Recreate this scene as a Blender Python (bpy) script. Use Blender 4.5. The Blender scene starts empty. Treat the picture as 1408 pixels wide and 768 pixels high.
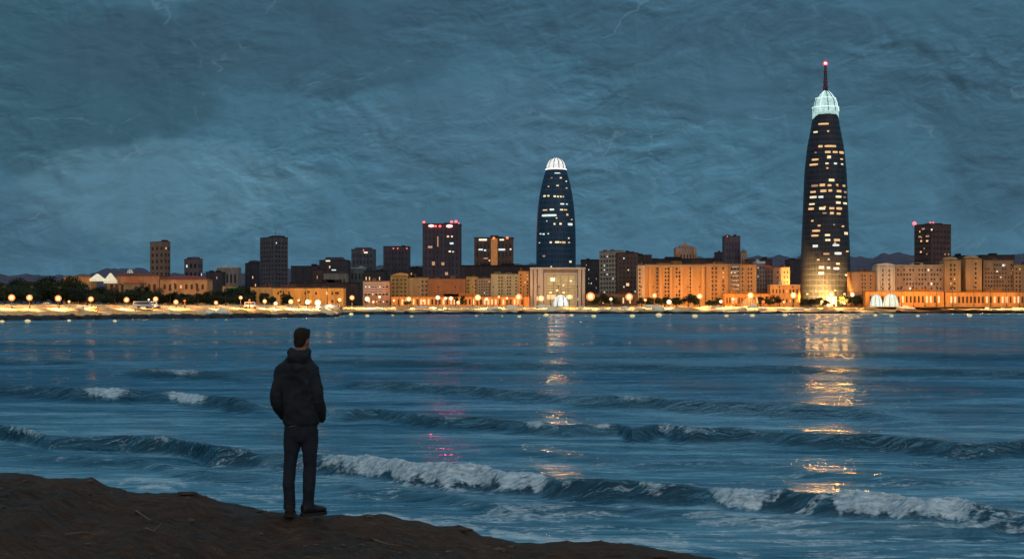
import bpy, bmesh, math, random
import numpy as np
from mathutils import Vector, Matrix, Euler
R = math.radians
random.seed(11)
rng = np.random.default_rng(5)
S = bpy.context.scene
C = S.collection
F = 1408*50/36.0          # focal length in photo pixels
H = 3.4                   # eye height over the water
YH = 424.0                # horizon row
def P(px, py, D):
    return Vector(((px-704)/F*D, D, H-(py-YH)/F*D))
def X(px, D): return (px-704)/F*D
def Z(py, D): return H-(py-YH)/F*D

# ------------------------------------------------------------ materials
def nt(name):
    m = bpy.data.materials.new(name); m.use_nodes = True
    return m, m.node_tree.nodes, m.node_tree.links, m.node_tree.nodes['Principled BSDF']
def ramp(N, stops):
    r = N.new('ShaderNodeValToRGB'); e = r.color_ramp.elements
    while len(e) < len(stops): e.new(0.5)
    for k, (p, c) in enumerate(stops):
        e[k].position = p; e[k].color = (*c, 1) if len(c) == 3 else c
    return r
def noise(N, L, vec, scale, detail=4, rough=.55, dist=0):
    n = N.new('ShaderNodeTexNoise'); n.inputs['Scale'].default_value = scale
    n.inputs['Detail'].default_value = detail; n.inputs['Roughness'].default_value = rough
    n.inputs['Distortion'].default_value = dist
    if vec is not None: L.new(vec, n.inputs['Vector'])
    return n
def mapping(N, L, src, scale=(1,1,1), rot=(0,0,0), loc=(0,0,0)):
    m = N.new('ShaderNodeMapping'); m.inputs['Scale'].default_value = scale
    m.inputs['Rotation'].default_value = rot; m.inputs['Location'].default_value = loc
    L.new(src, m.inputs['Vector']); return m.outputs[0]
def mth(N, L, op, a, b=None, c=None, clamp=False):
    m = N.new('ShaderNodeMath'); m.operation = op; m.use_clamp = clamp
    for k, v in enumerate((a, b, c)):
        if v is None: continue
        if isinstance(v, (int, float)): m.inputs[k].default_value = v
        else: L.new(v, m.inputs[k])
    return m.outputs[0]
def mixc(N, L, fac, a, b, mode='MIX'):
    m = N.new('ShaderNodeMix'); m.data_type = 'RGBA'; m.blend_type = mode
    for s, v in ((0, fac), (6, a), (7, b)):
        if isinstance(v, (int, float)): m.inputs[s].default_value = v
        elif isinstance(v, tuple): m.inputs[s].default_value = (*v, 1)
        else: L.new(v, m.inputs[s])
    return m.outputs[2]
_cache = {}
def mat(name, col, rough=.8, var=.35, scale=.35, streak=1.0, spec=.3, bump=0):
    """weathered surface: large stains plus finer grain; streak > 1 pulls the stains out vertically"""
    key = (name, col)
    if key in _cache: return _cache[key]
    m, N, L, b = nt(name)
    tc = N.new('ShaderNodeTexCoord')
    v = mapping(N, L, tc.outputs['Object'], (1, 1, 1/streak))
    n = noise(N, L, v, scale, 6, .65)
    n2 = noise(N, L, tc.outputs['Object'], scale*6, 3)
    f = mth(N, L, 'ADD', mth(N, L, 'MULTIPLY', n.outputs[0], .7), mth(N, L, 'MULTIPLY', n2.outputs[0], .3))
    lo = tuple(c*(1-var) for c in col); hi = tuple(min(.9, c*(1+var)) for c in col)
    r = ramp(N, [(.3, lo), (.7, hi)]); L.new(f, r.inputs[0]); L.new(r.outputs[0], b.inputs['Base Color'])
    b.inputs['Roughness'].default_value = rough; b.inputs['Specular IOR Level'].default_value = spec
    if bump:
        bp = N.new('ShaderNodeBump'); bp.inputs['Strength'].default_value = bump
        L.new(f, bp.inputs['Height']); L.new(bp.outputs[0], b.inputs['Normal'])
    _cache[key] = m; return m
def emi(name, col, s, base=(.3,.3,.3), var=0.0, scale=.8):
    key = (name, col, s)
    if key in _cache: return _cache[key]
    m, N, L, b = nt(name)
    b.inputs['Base Color'].default_value = (*base, 1); b.inputs['Roughness'].default_value = .6
    b.inputs['Emission Color'].default_value = (*col, 1); b.inputs['Emission Strength'].default_value = s
    if var:
        tc = N.new('ShaderNodeTexCoord'); n = noise(N, L, tc.outputs['Object'], scale, 4, .7)
        r = ramp(N, [(.35, (1-var,)*3), (.65, (1,)*3)]); L.new(n.outputs[0], r.inputs[0])
        L.new(mixc(N, L, 1.0, r.outputs[0], col, 'MULTIPLY'), b.inputs['Emission Color'])
    _cache[key] = m; return m

# ------------------------------------------------------------ object helpers
def link(o, parent=None):
    C.objects.link(o)
    if parent is not None: o.parent = parent
    return o
def obj(name, bm, m, parent=None, smooth=False):
    me = bpy.data.meshes.new(name)
    if isinstance(bm, tuple): me.from_pydata(bm[0], [], bm[1])
    else: bm.to_mesh(me); bm.free()
    if smooth: me.polygons.foreach_set('use_smooth', [True]*len(me.polygons))
    for k in (m if isinstance(m, (list, tuple)) else [m]): me.materials.append(k)
    return link(bpy.data.objects.new(name, me), parent)
def tag(o, label, cat, group=None, kind=None):
    if label: o['label'] = label
    if cat: o['category'] = cat
    if group: o['group'] = group
    if kind: o['kind'] = kind
    return o
def thing(name, label, cat, loc, rz=0, group=None):
    o = bpy.data.objects.new(name, None); C.objects.link(o); o.empty_display_size = .5
    o.location = loc; o.rotation_euler = (0, 0, rz)
    return tag(o, label, cat, group)
def box(bm, x0, x1, y0, y1, z0, z1):
    v = [bm.verts.new(p) for p in ((x0,y0,z0),(x1,y0,z0),(x1,y1,z0),(x0,y1,z0),(x0,y0,z1),(x1,y0,z1),(x1,y1,z1),(x0,y1,z1))]
    for f in ((0,3,2,1),(4,5,6,7),(0,1,5,4),(1,2,6,5),(2,3,7,6),(3,0,4,7)): bm.faces.new([v[i] for i in f])
def bxm(*a):
    bm = bmesh.new(); box(bm, *a); return bm
def prism(bm, pts, z0, z1, top=1.0):
    n = len(pts); cx = sum(p[0] for p in pts)/n; cy = sum(p[1] for p in pts)/n
    a = [bm.verts.new((x, y, z0)) for x, y in pts]
    b = [bm.verts.new((cx+(x-cx)*top, cy+(y-cy)*top, z1)) for x, y in pts]
    bm.faces.new(a[::-1]); bm.faces.new(b)
    for i in range(n):
        j = (i+1) % n; bm.faces.new((a[i], a[j], b[j], b[i]))
def lathe(prof, seg=48, sx=1, sy=1):
    bm = bmesh.new(); rings = []
    for r, z in prof:
        rings.append([bm.verts.new((r*sx*math.cos(2*math.pi*k/seg), r*sy*math.sin(2*math.pi*k/seg), z)) for k in range(seg)])
    for a, b in zip(rings, rings[1:]):
        for k in range(seg): bm.faces.new((a[k], a[(k+1)%seg], b[(k+1)%seg], b[k]))
    bm.faces.new(rings[0][::-1]); bm.faces.new(rings[-1])
    return bm
def tube(bm, pts, rad, seg=8):
    rings = []
    for i, p in enumerate(pts):
        p = Vector(p); a = Vector(pts[max(0, i-1)]); b = Vector(pts[min(len(pts)-1, i+1)])
        t = (b-a).normalized(); u = t.cross(Vector((0,0,1)) if abs(t.z) < .9 else Vector((1,0,0))).normalized(); w = t.cross(u)
        r = rad[i] if isinstance(rad, (list, tuple)) else rad
        rings.append([bm.verts.new(p+(u*math.cos(2*math.pi*k/seg)+w*math.sin(2*math.pi*k/seg))*r) for k in range(seg)])
    for a, b in zip(rings, rings[1:]):
        for k in range(seg): bm.faces.new((a[k], a[(k+1)%seg], b[(k+1)%seg], b[k]))
    bm.faces.new(rings[0][::-1]); bm.faces.new(rings[-1])
def sphere(r, seg=16, loc=(0,0,0), sc=(1,1,1), sub=2):
    bm = bmesh.new(); bmesh.ops.create_icosphere(bm, subdivisions=sub, radius=r)
    for v in bm.verts: v.co = Vector((v.co.x*sc[0], v.co.y*sc[1], v.co.z*sc[2]))+Vector(loc)
    return bm
def spot(name, parent, loc, aim, power, col, size=120, blend=.8, rad=.4):
    l = bpy.data.lights.new(name, 'SPOT'); l.energy = power; l.color = col
    l.spot_size = R(size); l.spot_blend = blend; l.shadow_soft_size = rad
    o = link(bpy.data.objects.new(name, l), parent); o.location = loc
    o.rotation_euler = (Vector(aim)).to_track_quat('-Z', 'Y').to_euler()
    return o

# numpy value noise ------------------------------------------------------
_tab = rng.random((256, 256))
def vn(x, y):
    xi = np.floor(x).astype(int); yi = np.floor(y).astype(int); fx = x-xi; fy = y-yi
    fx = fx*fx*(3-2*fx); fy = fy*fy*(3-2*fy)
    a = _tab[xi % 256, yi % 256]; b = _tab[(xi+1) % 256, yi % 256]
    c = _tab[xi % 256, (yi+1) % 256]; d = _tab[(xi+1) % 256, (yi+1) % 256]
    return a*(1-fx)*(1-fy)+b*fx*(1-fy)+c*(1-fx)*fy+d*fx*fy
def fbm(x, y, o=4):
    s = 0; a = .5; t = 0
    for k in range(o):
        s = s+a*vn(x*2**k+17.3*k, y*2**k+9.1*k); t += a; a *= .5
    return s/t
def sstep(x, a, b):
    t = np.clip((x-a)/(b-a), 0, 1); return t*t*(3-2*t)
def grid_mesh(name, Xa, Ya, Za, m, attrs=None):
    nr, nc = Xa.shape
    me = bpy.data.meshes.new(name)
    me.vertices.add(nr*nc)
    me.vertices.foreach_set('co', np.stack([Xa, Ya, Za], -1).astype(np.float32).ravel())
    i = (np.arange(nr-1)[:, None]*nc+np.arange(nc-1)[None, :]).ravel()
    q = np.stack([i, i+1, i+nc+1, i+nc], -1).ravel()
    nf = len(i); me.loops.add(nf*4); me.polygons.add(nf)
    me.loops.foreach_set('vertex_index', q.astype(np.int32))
    me.polygons.foreach_set('loop_start', (np.arange(nf)*4).astype(np.int32))
    me.polygons.foreach_set('loop_total', np.full(nf, 4, np.int32))
    me.polygons.foreach_set('use_smooth', np.ones(nf, bool))
    me.update(calc_edges=True)
    for k, a in (attrs or {}).items():
        at = me.attributes.new(k, 'FLOAT', 'POINT'); at.data.foreach_set('value', a.astype(np.float32).ravel())
    me.materials.append(m); me.validate()
    return link(bpy.data.objects.new(name, me))

# ============================================================ SKY
def build_world():
    w = bpy.data.worlds.new("World"); S.world = w; w.use_nodes = True
    N = w.node_tree.nodes; L = w.node_tree.links; N.clear()
    out = N.new('ShaderNodeOutputWorld'); bg = N.new('ShaderNodeBackground'); L.new(bg.outputs[0], out.inputs[0])
    tc = N.new('ShaderNodeTexCoord'); g = tc.outputs['Generated']
    sp = N.new('ShaderNodeSeparateXYZ'); L.new(g, sp.inputs[0]); x, y, z = sp.outputs
    # clear dusk gradient, paler towards the horizon
    base = ramp(N, [(0, (.066,.166,.246)), (.09, (.056,.148,.220)), (.21, (.047,.124,.182)), (.30,(.09,.21,.28)), (.55, (.19,.36,.45))])
    L.new(z, base.inputs[0]); col = base.outputs[0]
    # broad cloud masses: (x, z, rx, rz, colour, amount)
    warp = noise(N, L, mapping(N, L, g, (6, 6, 9)), 1.0, 5, .6)
    wx = mth(N, L, 'ADD', x, mth(N, L, 'MULTIPLY', mth(N, L, 'SUBTRACT', warp.outputs[0], .5), .22))
    warp2 = noise(N, L, mapping(N, L, g, (7, 7, 12), loc=(3, 1, 7)), 1.0, 5, .6)
    wz = mth(N, L, 'ADD', z, mth(N, L, 'MULTIPLY', mth(N, L, 'SUBTRACT', warp2.outputs[0], .5), .10))
    for cx, cz, rx, rz, cc, am in ((-.30,.150,.13,.055,(.030,.080,.112),.6), (-.17,.175,.13,.03,(.038,.088,.134),.7),
                                   (-.24,.085,.09,.030,(.084,.190,.262),.75), (-.02,.125,.10,.035,(.062,.142,.210),.6),
                                   (.16,.165,.12,.035,(.046,.106,.160),.6), (.31,.13,.07,.07,(.040,.096,.146),.7),
                                   (.05,.195,.20,.018,(.040,.092,.142),.6), (-.34,.06,.06,.03,(.050,.110,.165),.5)):
        dx = mth(N, L, 'DIVIDE', mth(N, L, 'SUBTRACT', wx, cx), rx); dz = mth(N, L, 'DIVIDE', mth(N, L, 'SUBTRACT', wz, cz), rz)
        d = mth(N, L, 'ADD', mth(N, L, 'MULTIPLY', dx, dx), mth(N, L, 'MULTIPLY', dz, dz))
        mr = N.new('ShaderNodeMapRange'); mr.interpolation_type = 'SMOOTHSTEP'; L.new(d, mr.inputs[0])
        mr.inputs[1].default_value = .55; mr.inputs[2].default_value = 1.25; mr.inputs[3].default_value = am; mr.inputs[4].default_value = 0
        fy = mth(N, L, 'MULTIPLY', mr.outputs[0], mth(N, L, 'GREATER_THAN', y, 0))
        col = mixc(N, L, fy, col, cc)
    bn = noise(N, L, mapping(N, L, g, (26, 26, 9), (0, .7, 0)), 1, 5, .6, 1.5); bn2 = noise(N, L, mapping(N, L, g, (14, 14, 40), (0, -.25, 0), (2, 5, 1)), 1, 5, .6, 1.5)
    bv = mth(N, L, 'ADD', mth(N, L, 'MULTIPLY', mth(N, L, 'ADD', bn.outputs[0], bn2.outputs[0]), .42), .58); cbn = N.new('ShaderNodeCombineColor')
    for k in range(3): L.new(bv, cbn.inputs[k])
    col = mixc(N, L, 1.0, col, cbn.outputs[0], 'MULTIPLY')
    # fine cloud streaks: relief of a stretched noise
    for sc, off, gain, rot in (((17, 17, 34), (.0022, 0, .0040), 0.50, .45), ((60, 60, 130), (.0008, 0, .0015), 0.30, -.25)):
        v0 = mapping(N, L, g, sc, (0, rot, 0)); v1 = mapping(N, L, mapping(N, L, g, (1,1,1), loc=off), sc, (0, rot, 0))
        a = noise(N, L, v0, 1, 4, .55, 1.8).outputs[0]; b = noise(N, L, v1, 1, 4, .55, 1.8).outputs[0]
        msk = ramp(N, [(.40, (.25,)*3), (.68, (1,)*3)]); L.new(noise(N, L, mapping(N, L, g, (9, 9, 14), loc=off), 1, 3).outputs[0], msk.inputs[0])
        e = mth(N, L, 'ADD', mth(N, L, 'MULTIPLY', mth(N, L, 'MULTIPLY', mth(N, L, 'SUBTRACT', a, b), gain*3), msk.outputs[0]), 1.0)
        cb = N.new('ShaderNodeCombineColor')
        for k in range(3): L.new(e, cb.inputs[k])
        col = mixc(N, L, 1.0, col, cb.outputs[0], 'MULTIPLY')
    # thin bright wisps along warped cell edges
    vo = N.new('ShaderNodeTexVoronoi'); vo.feature = 'DISTANCE_TO_EDGE'; vo.inputs['Scale'].default_value = 1
    wv = N.new('ShaderNodeVectorMath'); wv.operation = 'ADD'
    nn = noise(N, L, mapping(N, L, g, (30, 30, 40)), 1, 3); L.new(mapping(N, L, g, (5.5, 5.5, 11), (0, .45, 0)), wv.inputs[0])
    sc2 = N.new('ShaderNodeVectorMath'); sc2.operation = 'SCALE'; L.new(nn.outputs['Color'], sc2.inputs[0]); sc2.inputs[3].default_value = .26
    L.new(sc2.outputs[0], wv.inputs[1]); L.new(wv.outputs[0], vo.inputs['Vector'])
    ln = N.new('ShaderNodeMapRange'); L.new(vo.outputs['Distance'], ln.inputs[0])
    ln.inputs[1].default_value = 0; ln.inputs[2].default_value = .009; ln.inputs[3].default_value = 1; ln.inputs[4].default_value = 0
    mk = ramp(N, [(.50, (0,)*3), (.60, (1,)*3)]); L.new(noise(N, L, mapping(N, L, g, (24, 24, 30), loc=(4, 2, 9)), 1, 4, .7).outputs[0], mk.inputs[0])
    ms = mth(N, L, 'MULTIPLY', mth(N, L, 'MULTIPLY', ln.outputs[0], mk.outputs[0]), .30)
    col = mixc(N, L, ms, col, (.16, .27, .34))
    # afterglow behind the viewer and paler zenith (outside the picture, they light the scene)
    up = N.new('ShaderNodeMapRange'); up.interpolation_type = 'SMOOTHSTEP'; L.new(z, up.inputs[0])
    up.inputs[1].default_value = .45; up.inputs[2].default_value = .95
    col = mixc(N, L, up.outputs[0], col, (.30, .40, .50))
    bk = N.new('ShaderNodeMapRange'); bk.interpolation_type = 'SMOOTHSTEP'; L.new(y, bk.inputs[0])
    bk.inputs[1].default_value = .15; bk.inputs[2].default_value = -.75; bk.inputs[3].default_value = 0; bk.inputs[4].default_value = 1
    bz = mth(N, L, 'MULTIPLY', bk.outputs[0], mth(N, L, 'GREATER_THAN', z, -.02))
    col = mixc(N, L, bz, col, (.62, .62, .64))
    sky = N.new('ShaderNodeTexSky'); sky.sky_type = 'NISHITA'; sky.sun_disc = False
    sky.sun_elevation = R(1.0); sky.sun_rotation = R(200); sky.air_density = 1.5; sky.ozone_density = 3
    ad = mixc(N, L, 1.0, col, mixc(N, L, 1.0, sky.outputs[0], (.006, .008, .008), 'MULTIPLY'), 'ADD')
    L.new(ad, bg.inputs[0]); bg.inputs[1].default_value = 1.0
build_world()
sun = bpy.data.lights.new('dusk_sun', 'SUN'); sun.energy = .22; sun.angle = R(25); sun.color = (1, .8, .62)
so = link(bpy.data.objects.new('dusk_sun', sun)); so.rotation_euler = Vector((-.42, .86, -.28)).to_track_quat('-Z', 'Y').to_euler()

# ============================================================ WATER
def water_mat():
    m, N, L, b = nt('sea_water')
    tc = N.new('ShaderNodeTexCoord'); o = tc.outputs['Object']
    at = N.new('ShaderNodeAttribute'); at.attribute_name = 'foam'
    sh = N.new('ShaderNodeAttribute'); sh.attribute_name = 'shoal'
    # long wind streaks
    n1 = noise(N, L, mapping(N, L, o, (.10, .55, 1), (0, 0, -.10)), 1, 6, .62, .6)
    n2 = noise(N, L, mapping(N, L, o, (.9, 5.0, 1), (0, 0, -.12)), 1, 5, .6, .4)
    f = mth(N, L, 'ADD', mth(N, L, 'MULTIPLY', n1.outputs[0], .6), mth(N, L, 'MULTIPLY', n2.outputs[0], .4))
    deep = ramp(N, [(.39, (.003,.042,.098)), (.5, (.012,.104,.195)), (.62, (.050,.205,.300))]); L.new(f, deep.inputs[0])
    shal = ramp(N, [(.38, (.012,.062,.096)), (.5, (.075,.20,.27)), (.60, (.30,.52,.60))]); L.new(f, shal.inputs[0])
    tk = N.new('ShaderNodeAttribute'); tk.attribute_name = 'wave_front'
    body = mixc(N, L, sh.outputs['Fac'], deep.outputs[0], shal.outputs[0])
    body = mixc(N, L, mth(N, L, 'MULTIPLY', tk.outputs['Fac'], .85), body, (.004,.020,.030))   # darker body colour on the front faces of the waves
    # foam breaks up along its edges
    nf = noise(N, L, mapping(N, L, o, (6, 9, 9)), 1, 8, .7, .5)
    ff = mth(N, L, 'ADD', at.outputs['Fac'], mth(N, L, 'MULTIPLY', mth(N, L, 'SUBTRACT', nf.outputs[0], .5), 2.3))
    fr = N.new('ShaderNodeMapRange'); L.new(ff, fr.inputs[0]); fr.inputs[1].default_value = .34; fr.inputs[2].default_value = .82
    gate = mth(N, L, 'MULTIPLY', fr.outputs[0], mth(N, L, 'MULTIPLY', at.outputs['Fac'], 8, clamp=True), clamp=True)
    nc = noise(N, L, mapping(N, L, o, (3, 14, 14)), 1, 6, .7)
    fc = ramp(N, [(.32, (.16,.29,.36)), (.64, (.64,.76,.80))]); L.new(nc.outputs[0], fc.inputs[0])
    bcol = mixc(N, L, gate, body, fc.outputs[0])
    # slick and ruffled patches of every size
    sl = noise(N, L, mapping(N, L, o, (1, 1.3, 1)), .012, 13, .80); sr = ramp(N, [(.47, (.05,)*3), (.55, (.40,)*3)]); L.new(sl.outputs[0], sr.inputs[0])
    # ripples
    r1 = noise(N, L, mapping(N, L, o, (.8, 2.4, 1), (0, 0, -.1)), 1, 4, .55, .4)
    r2 = noise(N, L, mapping(N, L, o, (4, 11, 1)), 1, 4, .6, .3)
    b1 = N.new('ShaderNodeBump'); b1.inputs['Strength'].default_value = 1; L.new(mth(N, L, 'SUBTRACT', .42, mth(N, L, 'MULTIPLY', sh.outputs['Fac'], .35)), b1.inputs['Distance']); L.new(r1.outputs[0], b1.inputs['Height'])
    b2 = N.new('ShaderNodeBump'); b2.inputs['Strength'].default_value = 1; b2.inputs['Distance'].default_value = .006; L.new(r2.outputs[0], b2.inputs['Height'])
    L.new(b1.outputs[0], b2.inputs['Normal'])
    b3 = N.new('ShaderNodeBump'); b3.inputs['Distance'].default_value = .05; L.new(gate, b3.inputs['Strength']); L.new(nf.outputs[0], b3.inputs['Height']); L.new(b2.outputs[0], b3.inputs['Normal'])
    di = N.new('ShaderNodeBsdfDiffuse'); L.new(bcol, di.inputs[0]); L.new(b3.outputs[0], di.inputs['Normal'])
    gl = N.new('ShaderNodeBsdfGlossy'); gl.inputs[0].default_value = (.62,.87,1,1); L.new(sr.outputs[0], gl.inputs['Roughness']); L.new(b3.outputs[0], gl.inputs['Normal'])
    fr_ = N.new('ShaderNodeFresnel'); fr_.inputs[0].default_value = 1.34; L.new(b3.outputs[0], fr_.inputs['Normal'])
    fac = mth(N, L, 'MULTIPLY', mth(N, L, 'MINIMUM', fr_.outputs[0], .62), mth(N, L, 'SUBTRACT', 1, gate), clamp=True)
    mx = N.new('ShaderNodeMixShader'); L.new(fac, mx.inputs[0]); L.new(di.outputs[0], mx.inputs[1]); L.new(gl.outputs[0], mx.inputs[2])
    N.remove(b); L.new(mx.outputs[0], next(q for q in N if q.type == 'OUTPUT_MATERIAL').inputs[0])
    return m

# crest lines: list of (px, py) , height m, back width, front width, foam intervals (x0, x1, strength)
WAVES = [
 ([(-300,570),(0,586),(60,592),(140,597),(200,600),(300,612),(380,620),(450,624),(520,632),(600,640),(700,650),(760,654),(850,662),(900,664),(980,668),(1060,672),(1140,678),(1220,684),(1300,692),(1340,698),(1408,700),(1700,720)], .31, 1.5, .34,
   [(4,58,.75),(205,240,.5),(300,345,.35),(432,690,1.25),(670,760,1.1),(765,790,.4),(875,905,.5),(972,1062,1.2),(1062,1075,.5),(1134,1350,1.25),(1345,1362,.5)]),
 ([(430,566),(480,564),(520,561),(600,570),(660,574),(720,576),(780,582),(850,582),(870,590),(910,583),(950,586),(1010,588),(1070,592),(1130,598),(1200,598),(1280,604),(1350,610),(1408,606),(1600,612)], .27, 1.6, .5,
   [(475,530,.35),(600,640,.4),(716,780,.85),(790,852,.6),(890,990,.6),(1000,1060,.4),(1300,1380,.45)]),
 ([(-300,520),(0,529),(50,530),(100,535),(160,537),(240,537),(300,544),(350,549),(400,552)], .34, 2.2, .9, [(8,60,.35),(100,188,.8),(215,290,.85),(290,345,.3)]),
 ([(440,520),(500,523),(560,526),(640,531),(700,537),(780,541),(860,544),(930,550),(1000,552),(1100,556),(1200,558),(1260,562)], .28, 2.2, 1.0, [(560,620,.4),(735,790,.45),(840,900,.5),(1060,1110,.3)]),
 ([(150,506),(200,507),(230,509),(300,510),(370,515)], .26, 3, 1.4, [(190,290,.55)]),
 ([(380,494),(600,497),(800,501),(1000,503),(1300,508),(1600,510)], .19, 4, 2.0, [(1080,1200,.25)]),
 ([(-200,489),(0,492),(70,494),(160,497)], .22, 3, 1.8, [(0,70,.45)]),
 ([(500,481),(800,485),(1100,484),(1500,488)], .16, 5, 3, []),
 ([(-300,470),(100,474),(350,476),(700,470)], .10, 5, 3, []),
 ([(640,612),(760,622),(900,636),(1060,640),(1220,655),(1400,660)], .07, 1.2, .6, []),
 ([(-100,612),(60,622),(170,632),(300,650),(420,662)], .10, 1.0, .5, [(80,110,.3)]),
 ([(430,668),(560,672),(700,690),(860,692),(1010,705),(1100,712),(1240,716),(1408,726)], .10, .9, .4, [(560,620,.3),(660,700,.35)]),
]
# flat foam left behind: poly, thickness px, strength
STREAKS = [
 ([(150,668),(185,660),(230,662),(270,668)], 5, .65), ([(176,672),(215,668),(250,676)], 4, .8), ([(60,634),(110,636)], 3, .4),
 ([(460,708),(530,706),(560,712),(600,716)], 4, .8), ([(540,712),(600,718),(640,722),(680,732)], 5, .7),
 ([(640,708),(700,710),(790,714)], 3, .6), ([(660,726),(720,736),(790,741),(870,742),(960,752)], 6, .85),
 ([(700,726),(760,728),(830,732)], 4, .5), ([(740,704),(800,722),(850,728)], 2, .35), ([(840,728),(900,730),(960,732),(1030,736)], 4, .5),
 ([(900,746),(960,750),(1060,764)], 5, .55), ([(450,680),(520,682),(560,684)], 2.5, .4), ([(505,644),(560,652),(600,660)], 3, .3),
 ([(250,660),(330,668),(380,676)], 3, .45), ([(290,676),(350,684),(395,694)], 4, .55), ([(820,640),(880,642),(930,646)], 2, .3),
 ([(1210,716),(1290,722),(1350,722)], 2.5, .35), ([(970,722),(1030,720)], 3, .3), ([(1130,748),(1220,752),(1300,752),(1390,758)], 3.5, .35),
 ([(1080,728),(1100,730)], 2, .3), ([(150,614),(210,628),(262,640)], 2, .3), ([(715,622),(760,624)], 2, .3), ([(60,575),(85,592),(110,606)], 1.5, .4),
]
def interp(poly, px):
    xs = [p[0] for p in poly]; ys = [p[1] for p in poly]
    return np.interp(px, xs, ys)
def build_water():
    ys = np.concatenate([np.linspace(1100, 776, 30), np.arange(775, 470, -.55), np.arange(470, 431, -.9)])
    D = np.concatenate([F*H/(ys-YH), [985, 1100, 1300]])
    t = np.concatenate([-np.geomspace(3, .43, 30)[:-1], np.linspace(-.43, .43, 1060), np.geomspace(.43, 3, 30)[1:]])
    px = 704+t*F
    Dg, Tg = np.meshgrid(D, t, indexing='ij'); PX = 704+Tg*F
    Xg = Tg*Dg; Zg = np.zeros_like(Dg); foam = np.zeros_like(Dg); face = np.zeros_like(Dg)
    # chop: real ripples close by
    near = sstep(-Dg, -110, -25)
    chop = (fbm(Xg*.40+Dg*.12, Dg*.95, 3)-.5)*.13*(1-.45*near) + (fbm(Xg*1.6, Dg*4.5, 3)-.5)*.014*near
    Zg += chop*(.35+.65*near)
    for k, (poly, A, wb, wf, foams) in enumerate(WAVES):
        x0, x1 = poly[0][0], poly[-1][0]
        yc = interp(poly, px)
        Dc = F*(H-A)/(yc-YH)
        Dc = Dc*(1+(fbm(px/60.0+k*9, px*0+k*3.3, 2)-.5)*.045)
        amp = A*(.68+.62*fbm(px/75.0+k*5, px*0+k, 3))
        env = np.ones_like(px)
        if x0 > -100: env *= sstep(px, x0, x0+60)
        if x1 < 1500: env *= sstep(-px, -x1, -x1+80)
        s = Dg-Dc[None, :]
        lf = wf*(1+.5*(fbm(Xg*1.2, Dg*0+k, 3)-.5))
        prof = np.where(s > 0, np.exp(-(s/wb)**2), np.exp(-(np.abs(s)/lf)**1.8))
        trough = -.16*np.exp(-((s+wf*2.6)/(wf*1.6))**2)
        Zg += amp[None, :]*env[None, :]*(prof+trough)
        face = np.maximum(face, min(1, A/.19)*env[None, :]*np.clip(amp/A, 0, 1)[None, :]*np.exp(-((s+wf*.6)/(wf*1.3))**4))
        fm = np.zeros_like(px)
        for a, b_, st in foams:
            e = min(30, (b_-a)*.38); fm = np.maximum(fm, st*np.clip(.45+1.1*fbm(px/22.0+a, px*0+k, 3), .5, 1.25)*sstep(px, a-8, a+e)*sstep(-px, -b_-14, -b_+e))
        if foams:
            ext = wf*(.15+1.25*np.minimum(fm, 1.1))*(.45+1.1*fbm(px/14.0+k, px*0+4.4, 4))
            band = sstep(s, -ext[None, :]*1.25, -ext[None, :]*.35)*sstep(-s, -wb*.45, 0)
            fo = fm[None, :]*band
            foam = np.maximum(foam, fo)
            lump = fo*(fbm(Xg*5, Dg*9, 4)-.35)*.16*(A/.31)
            Zg += lump
        # lacy foam crumbs along every crest
        if A > .15:
            crumb = .42*env[None, :]*np.exp(-((s-.05)/(wf*.35))**2)*sstep(fbm(Xg*.8+k, Dg*.3, 3), .50, .68)
            foam = np.maximum(foam, crumb)
    YP = YH+F*(H-0)/Dg
    for poly, th, st in STREAKS:
        yc = interp(poly, px); x0, x1 = poly[0][0], poly[-1][0]
        e = sstep(px, x0, x0+20)*sstep(-px, -x1, -x1+20)
        wob = (fbm(px/30.0, px*0+x0, 3)-.5)*8
        fo = st*e[None, :]*np.exp(-((YP-yc[None, :]-wob[None, :])/th)**2)
        foam = np.maximum(foam, fo)
    # thin lace over the shallows
    sh = sstep(-Dg, -46, -19)
    lace = sstep(fbm(Xg*.9, Dg*3.2, 5), (.49), .66)*.62*sh
    foam = np.maximum(foam, lace)
    shoal = .10+.9*sstep(-Dg, -60, -21)
    left = sstep(-PX, -520, -100)
    shoal = np.clip(shoal+left*.45*sstep(-Dg, -60, -30), 0, 1)*(1-.9*face)
    Zg = np.where(Dg > 300, Zg*.3, Zg)
    o = grid_mesh('water', Xg, Dg, Zg, water_mat(), {'foam': foam, 'shoal': shoal, 'wave_front': face})
    tag(o, None, None, kind='structure')
build_water()

# ============================================================ NEAR BANK
BANK = [(-900,600),(-200,640),(0,650),(60,653),(100,657),(125,655),(150,668),(178,677),(215,678),(265,675),(300,686),(350,698),(385,703),(420,706),(470,708),(531,705.5),(560,712),(599,721),(634,722),(663,734),(712,744.5),(773,743),(844,745),(900,751),(972,764),(1005,770),(1200,830),(1500,930),(2200,1300)]
def bank_crest(x):      # crest distance and height by x metres
    Dc = np.where(x > 1.0, 14.2-.02*(x-1)**2, 14.2-.01*(x-1)**2); Dc = np.clip(Dc, 9, 15)
    px = 704+x/Dc*F
    return Dc, H-(interp(BANK, px)-YH)/F*Dc
def bank_z(x, y):
    Dc, zc = bank_crest(x)
    s = y-Dc
    n = (fbm(x*1.3+5, y*1.3, 5)-.5)*.20+(fbm(x*5, y*9, 4)-.5)*.11
    front = zc-.035*np.abs(s)-.09*np.exp(-((s+2.6)/1.8)**2)+.13*sstep(-s, 3, 9)
    back = zc-.55*s**1.15 if np.isscalar(s) and s > 0 else zc-.5*np.abs(s)-.02*s*s
    z = np.where(s < 0, front, back)
    return np.maximum(z+n*sstep(np.abs(s), 0, .5)*.9+(fbm(x*7, y*2, 4)-.5)*.055, -1.5)
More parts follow.
